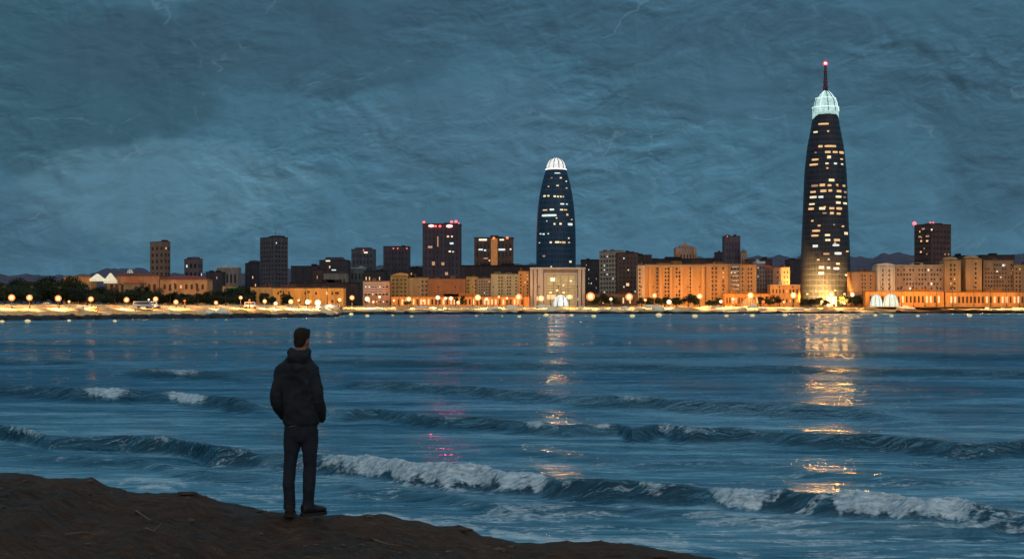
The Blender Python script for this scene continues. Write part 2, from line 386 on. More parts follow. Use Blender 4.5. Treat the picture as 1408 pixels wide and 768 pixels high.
def bank_mat():
    m, N, L, b = nt('wet_brown_earth')
    tc = N.new('ShaderNodeTexCoord'); o = tc.outputs['Object']
    n1 = noise(N, L, o, .9, 6, .65, .6); n2 = noise(N, L, mapping(N, L, o, (5, 16, 5), (0, 0, .15)), 1, 6, .7, .8); n3 = noise(N, L, o, 42, 4, .7)
    f = mth(N, L, 'ADD', mth(N, L, 'MULTIPLY', n1.outputs[0], .55), mth(N, L, 'MULTIPLY', n2.outputs[0], .45))
    r = ramp(N, [(.36, (.022,.011,.007)), (.47, (.058,.034,.021)), (.58, (.108,.064,.040)), (.72, (.21,.13,.085))]); L.new(f, r.inputs[0])
    L.new(mixc(N, L, .35, r.outputs[0], n3.outputs[0], 'MULTIPLY'), b.inputs['Base Color'])
    rr = ramp(N, [(.4, (.55,)*3), (.6, (.9,)*3)]); L.new(n1.outputs[0], rr.inputs[0]); L.new(rr.outputs[0], b.inputs['Roughness'])
    b.inputs['Specular IOR Level'].default_value = .22
    h = mth(N, L, 'ADD', mth(N, L, 'MULTIPLY', n2.outputs[0], 1), mth(N, L, 'MULTIPLY', n3.outputs[0], .35))
    bp = N.new('ShaderNodeBump'); bp.inputs['Strength'].default_value = 1; bp.inputs['Distance'].default_value = .09
    L.new(h, bp.inputs['Height']); L.new(bp.outputs[0], b.inputs['Normal'])
    return m
def build_bank():
    xs = np.concatenate([-np.geomspace(70, 8, 40)[:-1], np.linspace(-8, 8, 480), np.geomspace(8, 70, 40)[1:]])
    yy = np.concatenate([np.linspace(-60, 3, 40)[:-1], np.linspace(3, 8, 90)[:-1], np.linspace(8, 16.5, 320), np.linspace(16.8, 24, 24)])
    Y, Xx = np.meshgrid(yy, xs, indexing='ij')
    o = grid_mesh('ground', Xx, Y, bank_z(Xx, Y), bank_mat()); tag(o, None, None, kind='structure')
build_bank()
def gz(x, y): return float(bank_z(np.array([[x]]), np.array([[y]]))[0, 0])

# sticks and stones on the bank
stick_m = mat('bleached_wood', (.11,.08,.06), .8, .4, 8)
for k, (pts, lab) in enumerate([
    ([(187,700),(205,708),(222,719)], 'pale thin twig lying slantwise on the brown bank, left of the person'),
    ([(200,726),(212,728),(222,718)], 'short bent twig touching the end of the pale slanted twig'),
    ([(90,735),(115,738),(133,735)], 'thin grey twig low on the bank near the bottom left'),
    ([(515,742),(535,748),(555,745)], 'crooked thin twig on the bank right of the person')]):
    w = []
    for a, b_ in pts:
        D = 12.5
        for _ in range(12):
            x = X(a, D); z = gz(x, D)+.012; D = (H-z)*F/(b_-YH)
        w.append((X(a, D), D, gz(X(a, D), D)+.014))
    bm = bmesh.new(); c0 = Vector(w[0])
    tube(bm, [Vector(p)-c0 for p in w], [.009, .007, .003], 6)
    o = obj('twig', bm, stick_m); o.location = c0; tag(o, lab, 'twig', 'twigs on the bank')
stone_m = mat('dark_stone', (.035,.024,.018), .85, .5, 5)
def rock_bm(w, d, h, seed, sub=3, rough=.28):
    bm = bmesh.new(); bmesh.ops.create_icosphere(bm, subdivisions=sub, radius=1)
    from mathutils import noise as mn
    for v in bm.verts:
        n = mn.noise(v.co*1.3+Vector((seed*3.1, seed, 0)))+.4*mn.noise(v.co*3.1+Vector((0, seed, 5)))
        v.co *= 1+rough*n
        v.co = Vector((v.co.x*w/2, v.co.y*d/2, max(v.co.z, -.35)*h/1.3))
    return bm
for k, (a, b_, s, lab) in enumerate([(352,701,.16,'small dark clod on the bank crest just left of the person'), (376,702,.12,'little dark stone touching the left shoe of the person'),
        (634,723,.22,'dark stone where the crest drops toward the water'), (258,678,.2,'low stone on the raised crest left of the person'), (900,754,.25,'low stone near the right end of the bank')]):
    x = X(a, 13.9); o = obj('stone', rock_bm(s, s*.5, s*.16, k+3), stone_m, smooth=True); o.location = (x, 13.9, gz(x, 13.9)+.01)
    tag(o, lab, 'stone', 'stones on the bank crest')

def build_gravel():
    rs = np.random.default_rng(9); n = 5200
    xs = rs.uniform(-7, 7, n); ys = rs.uniform(8.2, 15.2, n)**1.0
    keep = fbm(xs*1.1, ys*1.1, 3) > rs.uniform(.30, .66, n); xs, ys = xs[keep], ys[keep]; zs = bank_z(xs, ys)
    sz = rs.lognormal(-4.75, .55, len(xs)); ico = bmesh.new(); bmesh.ops.create_icosphere(ico, subdivisions=1, radius=1)
    base = np.array([v.co[:] for v in ico.verts]); fc = np.array([[v.index for v in f.verts] for f in ico.faces]); ico.free()
    V = (base[None]*(1+rs.uniform(-.25, .25, (len(xs), len(base), 1))))*sz[:, None, None]*np.array([1.3, 1, .6])+np.stack([xs, ys, zs+sz*.15], -1)[:, None, :]
    Fc = fc[None]+np.arange(len(xs))[:, None, None]*len(base)
    o = obj('gravel', (V.reshape(-1, 3).tolist(), [], Fc.reshape(-1, 3).tolist())[::2], mat('grit', (.075,.05,.036), .8, .6, 14))
    tag(o, 'small dark pebbles and grit strewn over the brown bank', 'gravel', kind='stuff')
build_gravel()

# ============================================================ FAR SHORE AND HILLS
SHORE = [(-1500,442),(0,440.5),(60,440),(100,439.5),(160,438.5),(230,438),(300,437.5),(380,436.5),(440,436),(464,435.4),(472,432.2),(600,431.8),(800,431.5),(1100,431),(1408,430.5),(3500,430)]
def shore_D(px): return F*H/(interp(SHORE, px)-YH)
def build_shore():
    px = np.concatenate([np.linspace(-1500, -100, 30)[:-1], np.arange(-100, 1510, 2.0), np.linspace(1520, 3500, 30)])
    Dw = shore_D(px); t = (px-704)/F
    # rows: (offset m, z)
    rows = [(-3, -1.5, 0), (0, -.1, 0), (1.2, 1.1, 0), (2.5, 1.5, 0), (4, 1.3, 1), (9, 2.0, 1), (16, 2.7, 1), (24, 3.5, 1), (34, 4.4, 1), (44, 4.9, 1)]
    Dr = []; Zr = []; sand = []
    for k, (o, z, s) in enumerate(rows):
        jit = (fbm(px/9.0+k*3, px*0+k, 3)-.5)
        Dr.append(Dw+o+jit*1.5); Zr.append(z+jit*(1.2 if k in (2, 3) else .5 if k else 0)+0*px); sand.append(np.full_like(px, s))
    base = Dw+44
    for q, z in ((.02, 5), (.06, 5), (.2, 5.2), (.6, 8), (1, 10)):
        Dr.append(base+(4200-base)*q); Zr.append(z+0*px); sand.append(0*px+.5)
    D = np.stack(Dr); Zg = np.stack(Zr); Sg = np.stack(sand)
    m, N, L, b = nt('shore_sand')
    at = N.new('ShaderNodeAttribute'); at.attribute_name = 'sand'
    tc = N.new('ShaderNodeTexCoord')
    n = noise(N, L, mapping(N, L, tc.outputs['Object'], (.12, .12, .8)), 1, 5, .7)
    rk = ramp(N, [(.3, (.006,.007,.009)), (.7, (.022,.022,.024))]); sd = ramp(N, [(.34, (.22,.11,.045)), (.48, (.52,.33,.13)), (.62, (.72,.54,.28))])
    L.new(n.outputs[0], rk.inputs[0]); L.new(n.outputs[0], sd.inputs[0])
    L.new(mixc(N, L, at.outputs['Fac'], rk.outputs[0], sd.outputs[0]), b.inputs['Base Color']); b.inputs['Roughness'].default_value = .85
    o = grid_mesh('terrain', t[None, :]*D, D, Zg, m, {'sand': Sg}); tag(o, None, None, kind='structure')
build_shore()
def hill_mesh(name, D0, depth, prof, col, seed):
    px = np.arange(prof[0][0], prof[-1][0]+1, 2.0); t = (px-704)/F
    top = interp(prof, px)+(fbm(px/12.0+seed, px*0+seed, 4)-.5)*5
    zt = H-(top-YH)/F*(D0+depth*.5)
    rows = []; zs = []
    for q in np.linspace(0, 1, 14):
        rows.append(D0+depth*q+0*px); zs.append(np.maximum(1, zt)*math.sin(math.pi*min(1, q+.001))**.6*(1+.12*(fbm(px/20+q*7, px*0+q*9+seed, 3)-.5)) if 0 < q < 1 else 0*px+1)
    D = np.stack(rows); o = grid_mesh(name, t[None, :]*D, D, np.stack(zs), mat('hill_scrub', col, .95, .5, .03)); tag(o, None, None, kind='structure')
hill_mesh('hills', 2600, 900, [(-500,376),(0,378),(120,378),(140,371),(200,370),(215,377),(280,376),(330,376),(420,368),(470,360),(560,368),(650,366),(740,362),(800,364),(830,358),(900,356),(960,355),(1000,352),(1090,354),(1110,352),(1168,354),(1185,352),(1200,355),(1215,350),(1240,350),(1300,352),(1408,352),(2000,362)], (.060,.056,.088), 3)

# ============================================================ BUILDINGS
glass_dark = mat('window_dark', (.015,.018,.024), .35, .4, 1)
glass_brown = mat('window_brown', (.045,.025,.014), .45, .4, 1)
lit_warm = emi('window_lit_amber', (1,.55,.20), 1.0); lit_pale = emi('window_lit_pale', (1,.86,.60), 1.1); lit_cold = emi('window_lit_cold', (.75,.92,1), .9)
lit_dim = emi('window_lit_dim', (1,.42,.12), .40)
def unitbox(name, m):
    me = bpy.data.meshes.new(name); bm = bmesh.new(); box(bm, -.5, .5, -.5, .5, -.5, .5)
    bmesh.ops.bevel(bm, geom=bm.edges[:], offset=.06, segments=1, affect='EDGES'); bm.to_mesh(me); bm.free(); me.materials.append(m); return me
WM = {k: unitbox('window_'+k, m) for k, m in dict(dark=glass_dark, brown=glass_brown, warm=lit_warm, pale=lit_pale, cold=lit_cold, dim=lit_dim).items()}
def win(parent, kind, x, y, z, w, h, rz, t=.25):
    o = bpy.data.objects.new('window', WM[kind]); C.objects.link(o); o.parent = parent
    o.location = (x, y, z); o.rotation_euler = (0, 0, rz); o.scale = (w, t, h); return o
def face_windows(par, p, q, z0, z1, nb, nf, fill=(.5, .55), kinds=(('dark', .85), ('warm', .1), ('pale', .05)), cols=None, skip=0.0, u0=.04, u1=.96):
    p = Vector((p[0], p[1])); q = Vector((q[0], q[1])); d = q-p; n = Vector((d.y, -d.x)).normalized(); rz = math.atan2(d.y, d.x)
    W = d.length*(u1-u0); bw = W/nb; fh = (z1-z0)/nf
    ks = [k for k, _ in kinds]; ws = [w for _, w in kinds]
    for i in range(nb):
        if cols and i not in cols: continue
        for j in range(nf):
            if random.random() < skip: continue
            c = p+d*(u0+(u1-u0)*(i+.5)/nb)+n*.06; kd = random.choices(ks, ws)[0]; q_ = .6 if kd in ('cold','pale','warm','dim') and nb < 12 else 1
            win(par, kd, c.x, c.y, z0+(j+.5)*fh, bw*fill[0]*q_, fh*fill[1]*q_, rz)
BIDX = []
def plan(x0, x1, D, depth, xm=None, skew=0):
    """footprint; xm = photo column of the nearest corner when two faces show"""
    if xm is None:
        return [(X(x0, D), D), (X(x1, D), D), (X(x1, D), D+depth), (X(x0, D), D+depth)]
    a = Vector((X(xm, D), D)); l = Vector((X(x0, D+depth), D+depth*.9)); r = Vector((X(x1, D+depth), D+depth*.6))
    b_ = l+r-a
    return [tuple(l), tuple(a), tuple(r), (b_.x, b_.y)]
def building(name, label, x0, x1, yt, D, col, depth=14, xm=None, win_=(0, 0), zb=4.5, streak=6, var=.25, roofc=None, par=.6, kinds=None, group=None,
             fill=(.45,.5), cat='building', cols=None, skip=0., side=True, extras=(), cornice=None, z0f=.06, z1f=.95, rough=.85):
    pts = plan(x0, x1, D, depth, xm); cx = sum(p[0] for p in pts)/4; cy = sum(p[1] for p in pts)/4
    t = thing(name, label, cat, (cx, cy, zb), 0, group)
    Lp = [(x-cx, y-cy) for x, y in pts]; Dn = D
    h = Z(yt, Dn)-zb
    bm = bmesh.new(); prism(bm, Lp, 0, h)
    obj('wall', bm, mat('render_'+name, col, rough, var+.2, .22, streak*.6), t)
    # parapet roof: slab with upstand, proud of the walls
    rc = roofc or tuple(c*.45 for c in col); bm = bmesh.new()
    prism(bm, [(x*1.02, y*1.02) for x, y in Lp], h+.003, h+par)
    nb = random.choice((1, 2, 2))
    for _ in range(nb):
        w = (Lp[2][0]-Lp[0][0])*random.uniform(.10, .26); q = random.uniform(-.3, .3)*(Lp[2][0]-Lp[0][0])
        box(bm, q-w/2, q+w/2, -depth*.2, depth*.2, h+par-.05, h+par+random.uniform(.9, 2.2))
    obj('roof', bm, mat('roof_'+name, rc, .9, .3, .4), t)
    if cornice:
        bm = bmesh.new(); a, b_ = Lp[0], Lp[1]; box(bm, a[0]-.3, b_[0]+.3, a[1]-.5, a[1]-.003, h-1.2, h-.2); obj('cornice', bm, mat('cornice_'+name, cornice, .8, .2, .3), t)
    kk = kinds or (('dark', .86), ('warm', .07), ('dim', .07))
    if win_[0]:
        face_windows(t, Lp[0], Lp[1], h*z0f, h*z1f, win_[0], win_[1], fill, kk, cols, skip)
        if xm is not None and side and len(win_) > 2: face_windows(t, Lp[1], Lp[2], h*z0f, h*z1f, win_[2], win_[1], fill, kk, None, skip)
    t['_h'] = h; del t['_h']
    return t, Lp, h
def lights_on(t, Lp, items, D, cx_world, zb=4.5):
    """explicit lit windows: (px, py, w px, h px, kind)"""
    for px, py, w, hh, k in items:
        y = Lp[0][1]-.15
        win(t, k, X(px, D)-t.location.x, y, Z(py, D)-zb, w/F*D, hh/F*D, 0, .3)
def mast(t, x, y, z, h, r=.12, red=False, n='antenna'):
    bm = bmesh.new(); tube(bm, [(x, y, z-.3), (x, y, z+h*.5), (x, y, z+h)], [r, r*.8, r*.4], 6)
    for q in (.45, .7): box(bm, x-h*.09, x+h*.09, y-.05, y+.05, z+h*q, z+h*q+.12)
    return obj(n, bm, mat('mast_steel', (.03,.03,.035), .6, .2, 2), t)
red_m = emi('beacon_red', (1,.05,.05), 5.0); red_dim = emi('beacon_red_dim', (1,.09,.05), 1.3); red_white = emi('beacon_pinkish', (1,.35,.32), 3.0)
def beacon(t, px, py, D, yl, r=.8, m=None, zb=4.5, sx=1.0):
    o = obj('beacon', sphere(r, loc=(0,0,0), sc=(sx, 1, 1)), m or red_m, t, smooth=True)
    o.location = (X(px, D)-t.location.x, yl, Z(py, D)-zb); return o

BRx = (.065,.042,.036); SL = (.040,.042,.052); NV = (.028,.030,.045); DB = (.045,.032,.030)
# --- distant towers
t, L_, h = building('tower_block', 'square brown-grey tower, paler right face, above the red-roofed hall', 207, 237, 332, 1500, (.20,.125,.095), 22, 226, (3, 9, 2), kinds=(('brown', .97), ('warm', .03)), zb=5, var=.2)
lights_on(t, L_, [(217,354,1.5,6,'dim')], 1500, 0, 5); mast(t, 3, 0, h, 3)
t, L_, h = building('tower_block', 'short round-shouldered purple-grey tower with a pale right side', 254, 281, 356, 1500, (.13,.10,.115), 20, 272, (3, 5, 2), zb=5, kinds=(('dark', .8), ('cold', .2)))
bm = bmesh.new(); prism(bm, [(x*.8, y*.8) for x, y in L_], h+.5, h+2.6, .8); obj('penthouse', bm, mat('pent', (.07,.058,.07)), t); mast(t, 0, 0, h+2, 4)
t, L_, h = building('tower_block', 'dark slate tower with rooftop antenna at left, two faces visible', 358, 398, 326, 1500, (.075,.068,.082), 26, 377, (5, 14, 4), kinds=(('dark', .985), ('cold', .015)), zb=5)
mast(t, 2, -2, h, 9, .3); mast(t, 5, -1, h, 4)
bm = bmesh.new(); box(bm, -2, 8, -4, 4, h+.6, h+2.6); obj('penthouse', bm, mat('pent2', (.04,.04,.05)), t)
t, L_, h = building('low_building', 'long pale-roofed low building among dark houses left of the slate tower', 298, 327, 368, 1600, (.20,.17,.16), 20, None, (5, 2), roofc=(.40,.42,.42), zb=5, par=1.4)
t, L_, h = building('office_block', 'dark rounded-top block just left of the slate tower', 337, 358, 362, 1650, NV, 24, None, (5, 5), zb=5)
bm = lathe([(8, h+.6), (7.4, h+2), (5, h+3.6), (.5, h+4.2)], 20, 1, .8); obj('dome_roof', bm, mat('domeroof', NV), t, True)
t, L_, h = building('office_block', 'low dark purple block behind the lawn', 283, 305, 374, 1500, (.04,.035,.045), 20, None, (5, 4), zb=5)
t, L_, h = building('office_block', 'dark blocky house cluster right of the slate tower', 400, 438, 366, 1400, (.035,.035,.045), 24, None, (7, 5), zb=5, kinds=(('dark', .93), ('cold', .04), ('dim', .03)))
t, L_, h = building('office_block', 'dark stepped block with a pale rooftop light', 439, 478, 358, 1350, (.038,.036,.046), 24, None, (7, 5), zb=5)
bm = bmesh.new(); prism(bm, [(x*.7, y*.7) for x, y in L_], h+.5, h+3.4, .8); obj('penthouse', bm, mat('pent3', (.038,.036,.046)), t)
lights_on(t, L_, [(451,358.5,6,1.6,'pale'), (459,371,6,1.4,'cold')], 1350, 0, 5)
t, L_, h = building('tower_block', 'short bluish tower with one red and one white roof light', 483, 514, 343, 1450, (.065,.075,.10), 24, None, (6, 8), zb=5, kinds=(('dark', .96), ('cold', .04)))
bm = bmesh.new(); prism(bm, [(x*.75, y*.8) for x, y in L_], h+.5, h+2.4, .9); obj('penthouse', bm, mat('pent4', (.045,.052,.07)), t)
lights_on(t, L_, [(503,347,5,2,'pale')], 1450, 0, 5); beacon(t, 500, 344, 1450, L_[0][1]-.8, .8, red_dim, 5)
t, L_, h = building('low_building', 'low block with a pale teal lit cornice below the short bluish tower', 481, 503, 369, 1380, (.10,.12,.12), 12, None, (4, 3), zb=5, roofc=(.25,.32,.33), par=1.2)
t, L_, h = building('tower_block', 'short dark tower with small red lights, left of the red-crowned tower', 527, 562, 339, 1400, (.060,.055,.075), 24, None, (7, 9), zb=5, kinds=(('dark', .96), ('dim', .04)))
for a in (541, 547, 559.5): beacon(t, a, 341.5, 1400, L_[0][1]-.6, .75, red_dim, 5)
t, L_, h = building('tower_block', 'tall dark tower crowned with bright red rooftop lights', 581, 633, 308, 1300, (.062,.048,.066), 30, None, (9, 11), zb=5, streak=14, kinds=(('dark', .97), ('dim', .03)), fill=(.35,.6))
for a, b_, r, m in ((583,305.5,1.0,red_m), (593,310.5,1.3,red_white), (599,311,.9,red_m), (605,311,1.0,red_m), (618,310.8,1.5,red_white), (621,305,1.0,red_m), (627,304.5,1.1,red_m), (631,307,.7,red_dim)):
    beacon(t, a, b_, 1300, L_[0][1]-.9, r*.95, m, 5, 2.2 if m is red_white else 1.2)
lights_on(t, L_, [(616,325,3,2.4,'warm'),(621.5,325,2,2,'pale'),(621,334.5,5,2.4,'cold'),(618.5,345.5,3,2,'pale'),(623,346,2,1.6,'cold'),(591.5,339.5,6,3,'dim'),(596,362,4,5,'dim'),(609,362.5,4,4,'dim'),(602,332,1.6,14,'dim'),(614,376,4,4,'dim')], 1300, 0, 5)
for a in (-15, 14): mast(t, a, -10, h, 2.5, .2)
for a in (-6, 4, 12): spot('red_glint_beam', t, (a, L_[0][1]-2.5, h-.5), (0, -1, -.03), 16000, (1,.04,.12), 50, .3, 1.5)  # red spots added toward the sea for glints under the beacons
t, L_, h = building('tower_block', 'wide brown tower with a vertical orange strip up its middle', 652, 706, 327, 1300, (.10,.058,.048), 28, None, (10, 7), zb=5, kinds=(('dark', .88), ('brown', .08), ('cold', .04)), streak=3)
strip = obj('lit_strip', bxm(X(675,1300)-t.location.x, X(684,1300)-t.location.x, L_[0][1]-.5, L_[0][1]-.05, h-27, h-.5), emi('strip_orange', (.9,.30,.06), .32, (.3,.15,.06), .5, .2), t)
lights_on(t, L_, [(664,329.5,11,2.6,'pale'),(661,343,6,2,'cold'),(667,344,3,2,'cold'),(690,329.5,6,2,'pale'),(690,343,9,2.4,'cold'),(702,342.5,2,2,'pale'),(668,355,6,1.6,'dim'),(673,358,2,2,'warm')], 1300, 0, 5)
beacon(t, 679, 327.5, 1300, L_[0][1]-.6, 1.3, emi('beacon_orange', (1,.22,.06), 1.2), 5); beacon(t, 697.5, 327, 1300, L_[0][1]-.6, 1.3, emi('beacon_orange', (1,.22,.06), 1.2), 5)
t, L_, h = building('apartment_block', 'long dark row behind the louvred and grey-green buildings', 634, 738, 366, 1150, (.045,.034,.034), 20, None, (16, 4), zb=5, kinds=(('dark', .97), ('dim', .03)), par=1)
t, L_, h = building('apartment_block', 'dark low roofs between the two dark towers', 563, 582, 368, 1350, (.035,.032,.038), 20, None, (5, 4), zb=5)
t, L_, h = building('apartment_block', 'dark roofs below the short bluish tower', 500, 530, 373, 1330, (.035,.032,.036), 20, None, (6, 3), zb=5)
t, L_, h = building('apartment_block', 'dark block with bluish lights right of the stone portal building', 800, 826, 358, 1200, (.035,.036,.042), 20, None, (7, 9), zb=5, kinds=(('dark', .88), ('cold', .05), ('dim', .07)), par=1)
t, L_, h = building('grey_tower', 'pale tan-grey slab tower with window grid right of the stone portal building', 824, 857, 345, 1120, (.40,.31,.25), 18, 850, (6, 11, 2), zb=5, kinds=(('brown', .93), ('cold', .05), ('dim', .02)), fill=(.5,.45), cat='tower block')
t, L_, h = building('apartment_block', 'dark brown block beside the pale grey slab tower', 849, 877, 348, 1060, (.085,.055,.048), 18, None, (5, 10), zb=4.8, kinds=(('dark', .95), ('cold', .05)))
lights_on(t, L_, [(863,391,4,4,'warm'),(864,371,1.5,1.5,'pale')], 1060, 0, 4.8)
t, L_, h = building('apartment_block', 'dark terrace roof behind the striped orange block', 872, 896, 351, 1150, (.055,.038,.034), 18, None, (6, 6), zb=5, kinds=(('dark', .97), ('dim', .03)))
# domed palace
t, L_, h = building('domed_building', 'pinkish stone palace with stepped roof and central finial', 929, 957, 341, 1500, (.30,.21,.17), 18, None, (6, 4), zb=5, kinds=(('brown', 1),), roofc=(.24,.16,.13))
bm = bmesh.new(); box(bm, -6, 6, -6, 6, h+.5, h+3); prism(bm, [(-3,-3),(3,-3),(3,3),(-3,3)], h+3, h+6, .5); tube(bm, [(0,0,h+6),(0,0,h+9)], [.5,.15], 6)
for a in (-9, 9): tube(bm, [(a,-6,h),(a,-6,h+3)], [.6,.2], 6)
obj('stepped_crown', bm, mat('palace_stone', (.28,.19,.15)), t)
o = obj('turret', lathe([(1.8,0),(1.8,8),(1.2,9.5),(.2,10.6)], 12), mat('turret_stone', (.42,.22,.10)), t, True); o.location = (X(931,1500)-t.location.x, -10.5, h-11)
o = obj('turret', lathe([(1.8,0),(1.8,8),(1.2,9.5),(.2,10.6)], 12), mat('turret_stone', (.42,.22,.10)), t, True); o.location = (X(955,1500)-t.location.x, -10.5, h-11)
t, L_, h = building('tower_block', 'small purple tower left of the tallest tower', 997, 1018, 325, 1450, (.08,.06,.085), 20, None, (5, 9), zb=5, kinds=(('dark', 1),))
beacon(t, 1000, 325, 1450, L_[0][1]-.6, .6, red_dim, 5)
t, L_, h = building('bell_turret', 'little tan turret with rounded cap beside the small purple tower', 1019, 1027, 347, 1440, (.28,.19,.13), 6, None, (2, 3), zb=5, kinds=(('brown', 1),))
bm = lathe([(2.6,h+.5),(2.2,h+2),(.8,h+3.2),(.1,h+4)], 14); obj('cap', bm, mat('cap_stone', (.2,.14,.1)), t, True)
t, L_, h = building('office_block', 'low purple mass left of the small purple tower', 985, 998, 347, 1500, (.045,.038,.055), 16, None, (3, 4), zb=5, kinds=(('dark', 1),))
t, L_, h = building('tower_block', 'brown tower with red corner beacon above the long pale-brown block', 1256, 1303, 308, 1300, (.085,.048,.045), 26, 1281, (6, 13, 5), zb=5, kinds=(('dark', .93), ('dim', .07)), fill=(.5,.4))
# lit windows on its left face
for px, py, w, k in ((1264,318,1.5,'warm'),(1269,314.5,6,'dim'),(1281,316.5,2.5,'pale'),(1275,325,7,'dim'),(1266,331,3,'warm'),(1274.5,331.5,4,'warm'),(1265.5,346,3,'warm'),(1264,325,5,'dim')):
    q = (px-1256)/25.0; a = Vector(L_[0]); b_ = Vector(L_[1]); c = a+(b_-a)*q
    win(t, k, c.x-.1, c.y-.5, Z(py, 1310)-5, w*.66, 1.5, math.atan2((b_-a).y, (b_-a).x), .4)
beacon(t, 1258.5, 307, 1320, L_[0][1]-.6, 1.9, emi('beacon_pinkred', (1,.10,.16), 2.2), 5)
beacon(t, 1279, 306, 1300, L_[1][1]-.2, .9, red_dim, 5); beacon(t, 1283, 306, 1300, L_[1][1]-.2, .8, red_dim, 5)
t, L_, h = building('apartment_block', 'dark rooftops rising left of the tallest tower', 1085, 1108, 357, 1300, (.040,.034,.046), 20, None, (6, 6), zb=5, kinds=(('dark', 1),))
t, L_, h = building('apartment_block', 'dark block between the two slim orange towers', 1318, 1332, 352, 1100, (.022,.018,.022), 18, None, (3, 9), zb=5, kinds=(('dark', 1),))
t, L_, h = building('apartment_block', 'dark flat block showing above the brown right-edge block', 1350, 1395, 351, 1150, (.040,.030,.032), 18, None, (9, 8), zb=5, kinds=(('dark', 1),))
t, L_, h = building('apartment_block', 'dark rooftops between small purple tower and tallest tower', 1028, 1062, 357, 1300, (.05,.035,.045), 18, None, (8, 6), zb=5, kinds=(('dark', .95), ('cold', .05)))
t, L_, h = building('apartment_block', 'dark rooftops behind striped orange block, below the palace', 896, 985, 357, 1200, (.042,.032,.036), 18, None, (14, 5), zb=5, kinds=(('dark', 1),), par=1)
t, L_, h = building('apartment_block', 'dark row behind the long orange warehouse', 398, 492, 389, 1050, (.050,.036,.030), 16, None, (16, 2), zb=4.8, kinds=(('dark', .97), ('dim', .03)))
t, L_, h = building('office_block', 'grey flat box with a lit window above the long orange warehouse', 445, 477, 376, 1100, (.15,.135,.115), 14, None, (6, 2), zb=5, kinds=(('brown', .8), ('pale', .2)))
t, L_, h = building('apartment_block', 'dark red-brown house left of the grey flat box', 430, 446, 371, 1150, (.06,.035,.035), 14, None, (4, 3), zb=5)

# --- front rows (lit)
OR = (.42,.235,.085); OB = (.30,.17,.075); TN = (.34,.27,.17); PT = (.46,.38,.28)
def hiproof(t, Lp, h, rise, col, over=.6, name='roof'):
    for c in list(t.children):
        if c.name.split('.')[0] == 'roof': bpy.data.objects.remove(c)
    (x0, y0), (x1, _), (_, y1) = Lp[0], Lp[1], Lp[2]; x0 -= over; x1 += over; y0 -= over; y1 += over; yc = (y0+y1)/2; ins = min((y1-y0)/2, (x1-x0)*.3)
    V = [(x0,y0,h),(x1,y0,h),(x1,y1,h),(x0,y1,h),(x0+ins,yc,h+rise),(x1-ins,yc,h+rise)]
    obj(name, (V, [(0,1,5,4),(2,3,4,5),(1,2,5),(3,0,4),(3,2,1,0)]), mat('clay_tiles', col, .85, .3, .8), t)
t, L_, h = building('hall', 'long brick hall with dark red roof behind the left trees', 147, 219, 379, 900, (.40,.19,.09), 16, None, (9, 1), zb=4.8, kinds=(('brown', .9), ('warm', .1)), fill=(.5,.5)); hiproof(t, L_, h, 1.9, (.16,.045,.03))
t, L_, h = building('hall', 'low orange pavilion with scalloped front at the left treetops', 87, 125, 380, 860, (.52,.24,.08), 12, None, (5, 1), zb=4.8, kinds=(('brown', .8), ('warm', .2))); hiproof(t, L_, h, .8, (.30,.10,.04))
t, L_, h = building('house', 'tan house with red hipped roof between trees and brown-grey tower', 220, 285, 384, 900, (.50,.26,.11), 16, None, (8, 2), zb=4.8, kinds=(('brown', .96), ('warm', .04)), fill=(.4,.4)); hiproof(t, L_, h, 2.6, (.20,.045,.03))
t, L_, h = building('house', 'small house with bright orange-red roof in the left trees', 170, 192, 389, 830, (.35,.2,.1), 10, None, (3, 1), zb=4.8); hiproof(t, L_, h, 2.6, (.55,.11,.03))
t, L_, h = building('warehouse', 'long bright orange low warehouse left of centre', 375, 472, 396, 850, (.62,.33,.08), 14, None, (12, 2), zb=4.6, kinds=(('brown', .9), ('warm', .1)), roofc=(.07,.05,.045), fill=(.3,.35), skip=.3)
t, L_, h = building('warehouse', 'shorter orange shed joined to the left end of the warehouse', 340, 377, 395, 880, (.55,.29,.09), 12, None, (5, 2), zb=4.6, kinds=(('brown', 1),), roofc=(.10,.06,.05), fill=(.3,.35), skip=.4)
t, L_, h = building('house', 'small tan house peeking out beside the lawn', 306, 320, 394, 880, (.5,.3,.12), 10, None, (2, 2), zb=4.6, kinds=(('brown', 1),))
t, L_, h = building('apartment_block', 'block with white-striped upper floors right of the orange warehouse', 499, 536, 387, 1005, (.52,.28,.16), 14, None, (7, 3), kinds=(('brown', .7), ('pale', .3)), fill=(.5,.3))
bm = bmesh.new()
for k in range(5): box(bm, L_[0][0]+.4, L_[1][0]-2.5, L_[0][1]-.7, L_[0][1]-.1, h-1.6-k*1.7, h-.8-k*1.7)
obj('balcony_bands', bm, mat('white_bands', (.62,.52,.46), .8, .3, .3), t)
t, L_, h = building('apartment_block', 'olive block with slanted curved roof', 537, 561, 380, 1010, (.25,.185,.075), 14, None, (4, 7), kinds=(('brown', .97), ('warm', .03)), streak=10)
bm = bmesh.new(); n_ = 12
for k in range(n_):
    a0 = L_[0][0]+(L_[1][0]-L_[0][0])*k/n_; a1 = L_[0][0]+(L_[1][0]-L_[0][0])*(k+1)/n_
    z_ = h+.6+2.0*math.sin(math.pi*(k+.7)/n_*.8)
    box(bm, a0, a1-.01, L_[0][1]-.4, L_[2][1]*.4, h+.55, z_)
obj('curved_roof', bm, mat('roof_ochre', (.42,.26,.09)), t)
t, L_, h = building('apartment_block', 'plain tan block right of the slant-roofed olive block', 561, 590, 382, 1012, (.34,.23,.11), 14, None, (5, 6), kinds=(('brown', .97), ('warm', .03)), cols=(3,4), streak=12)
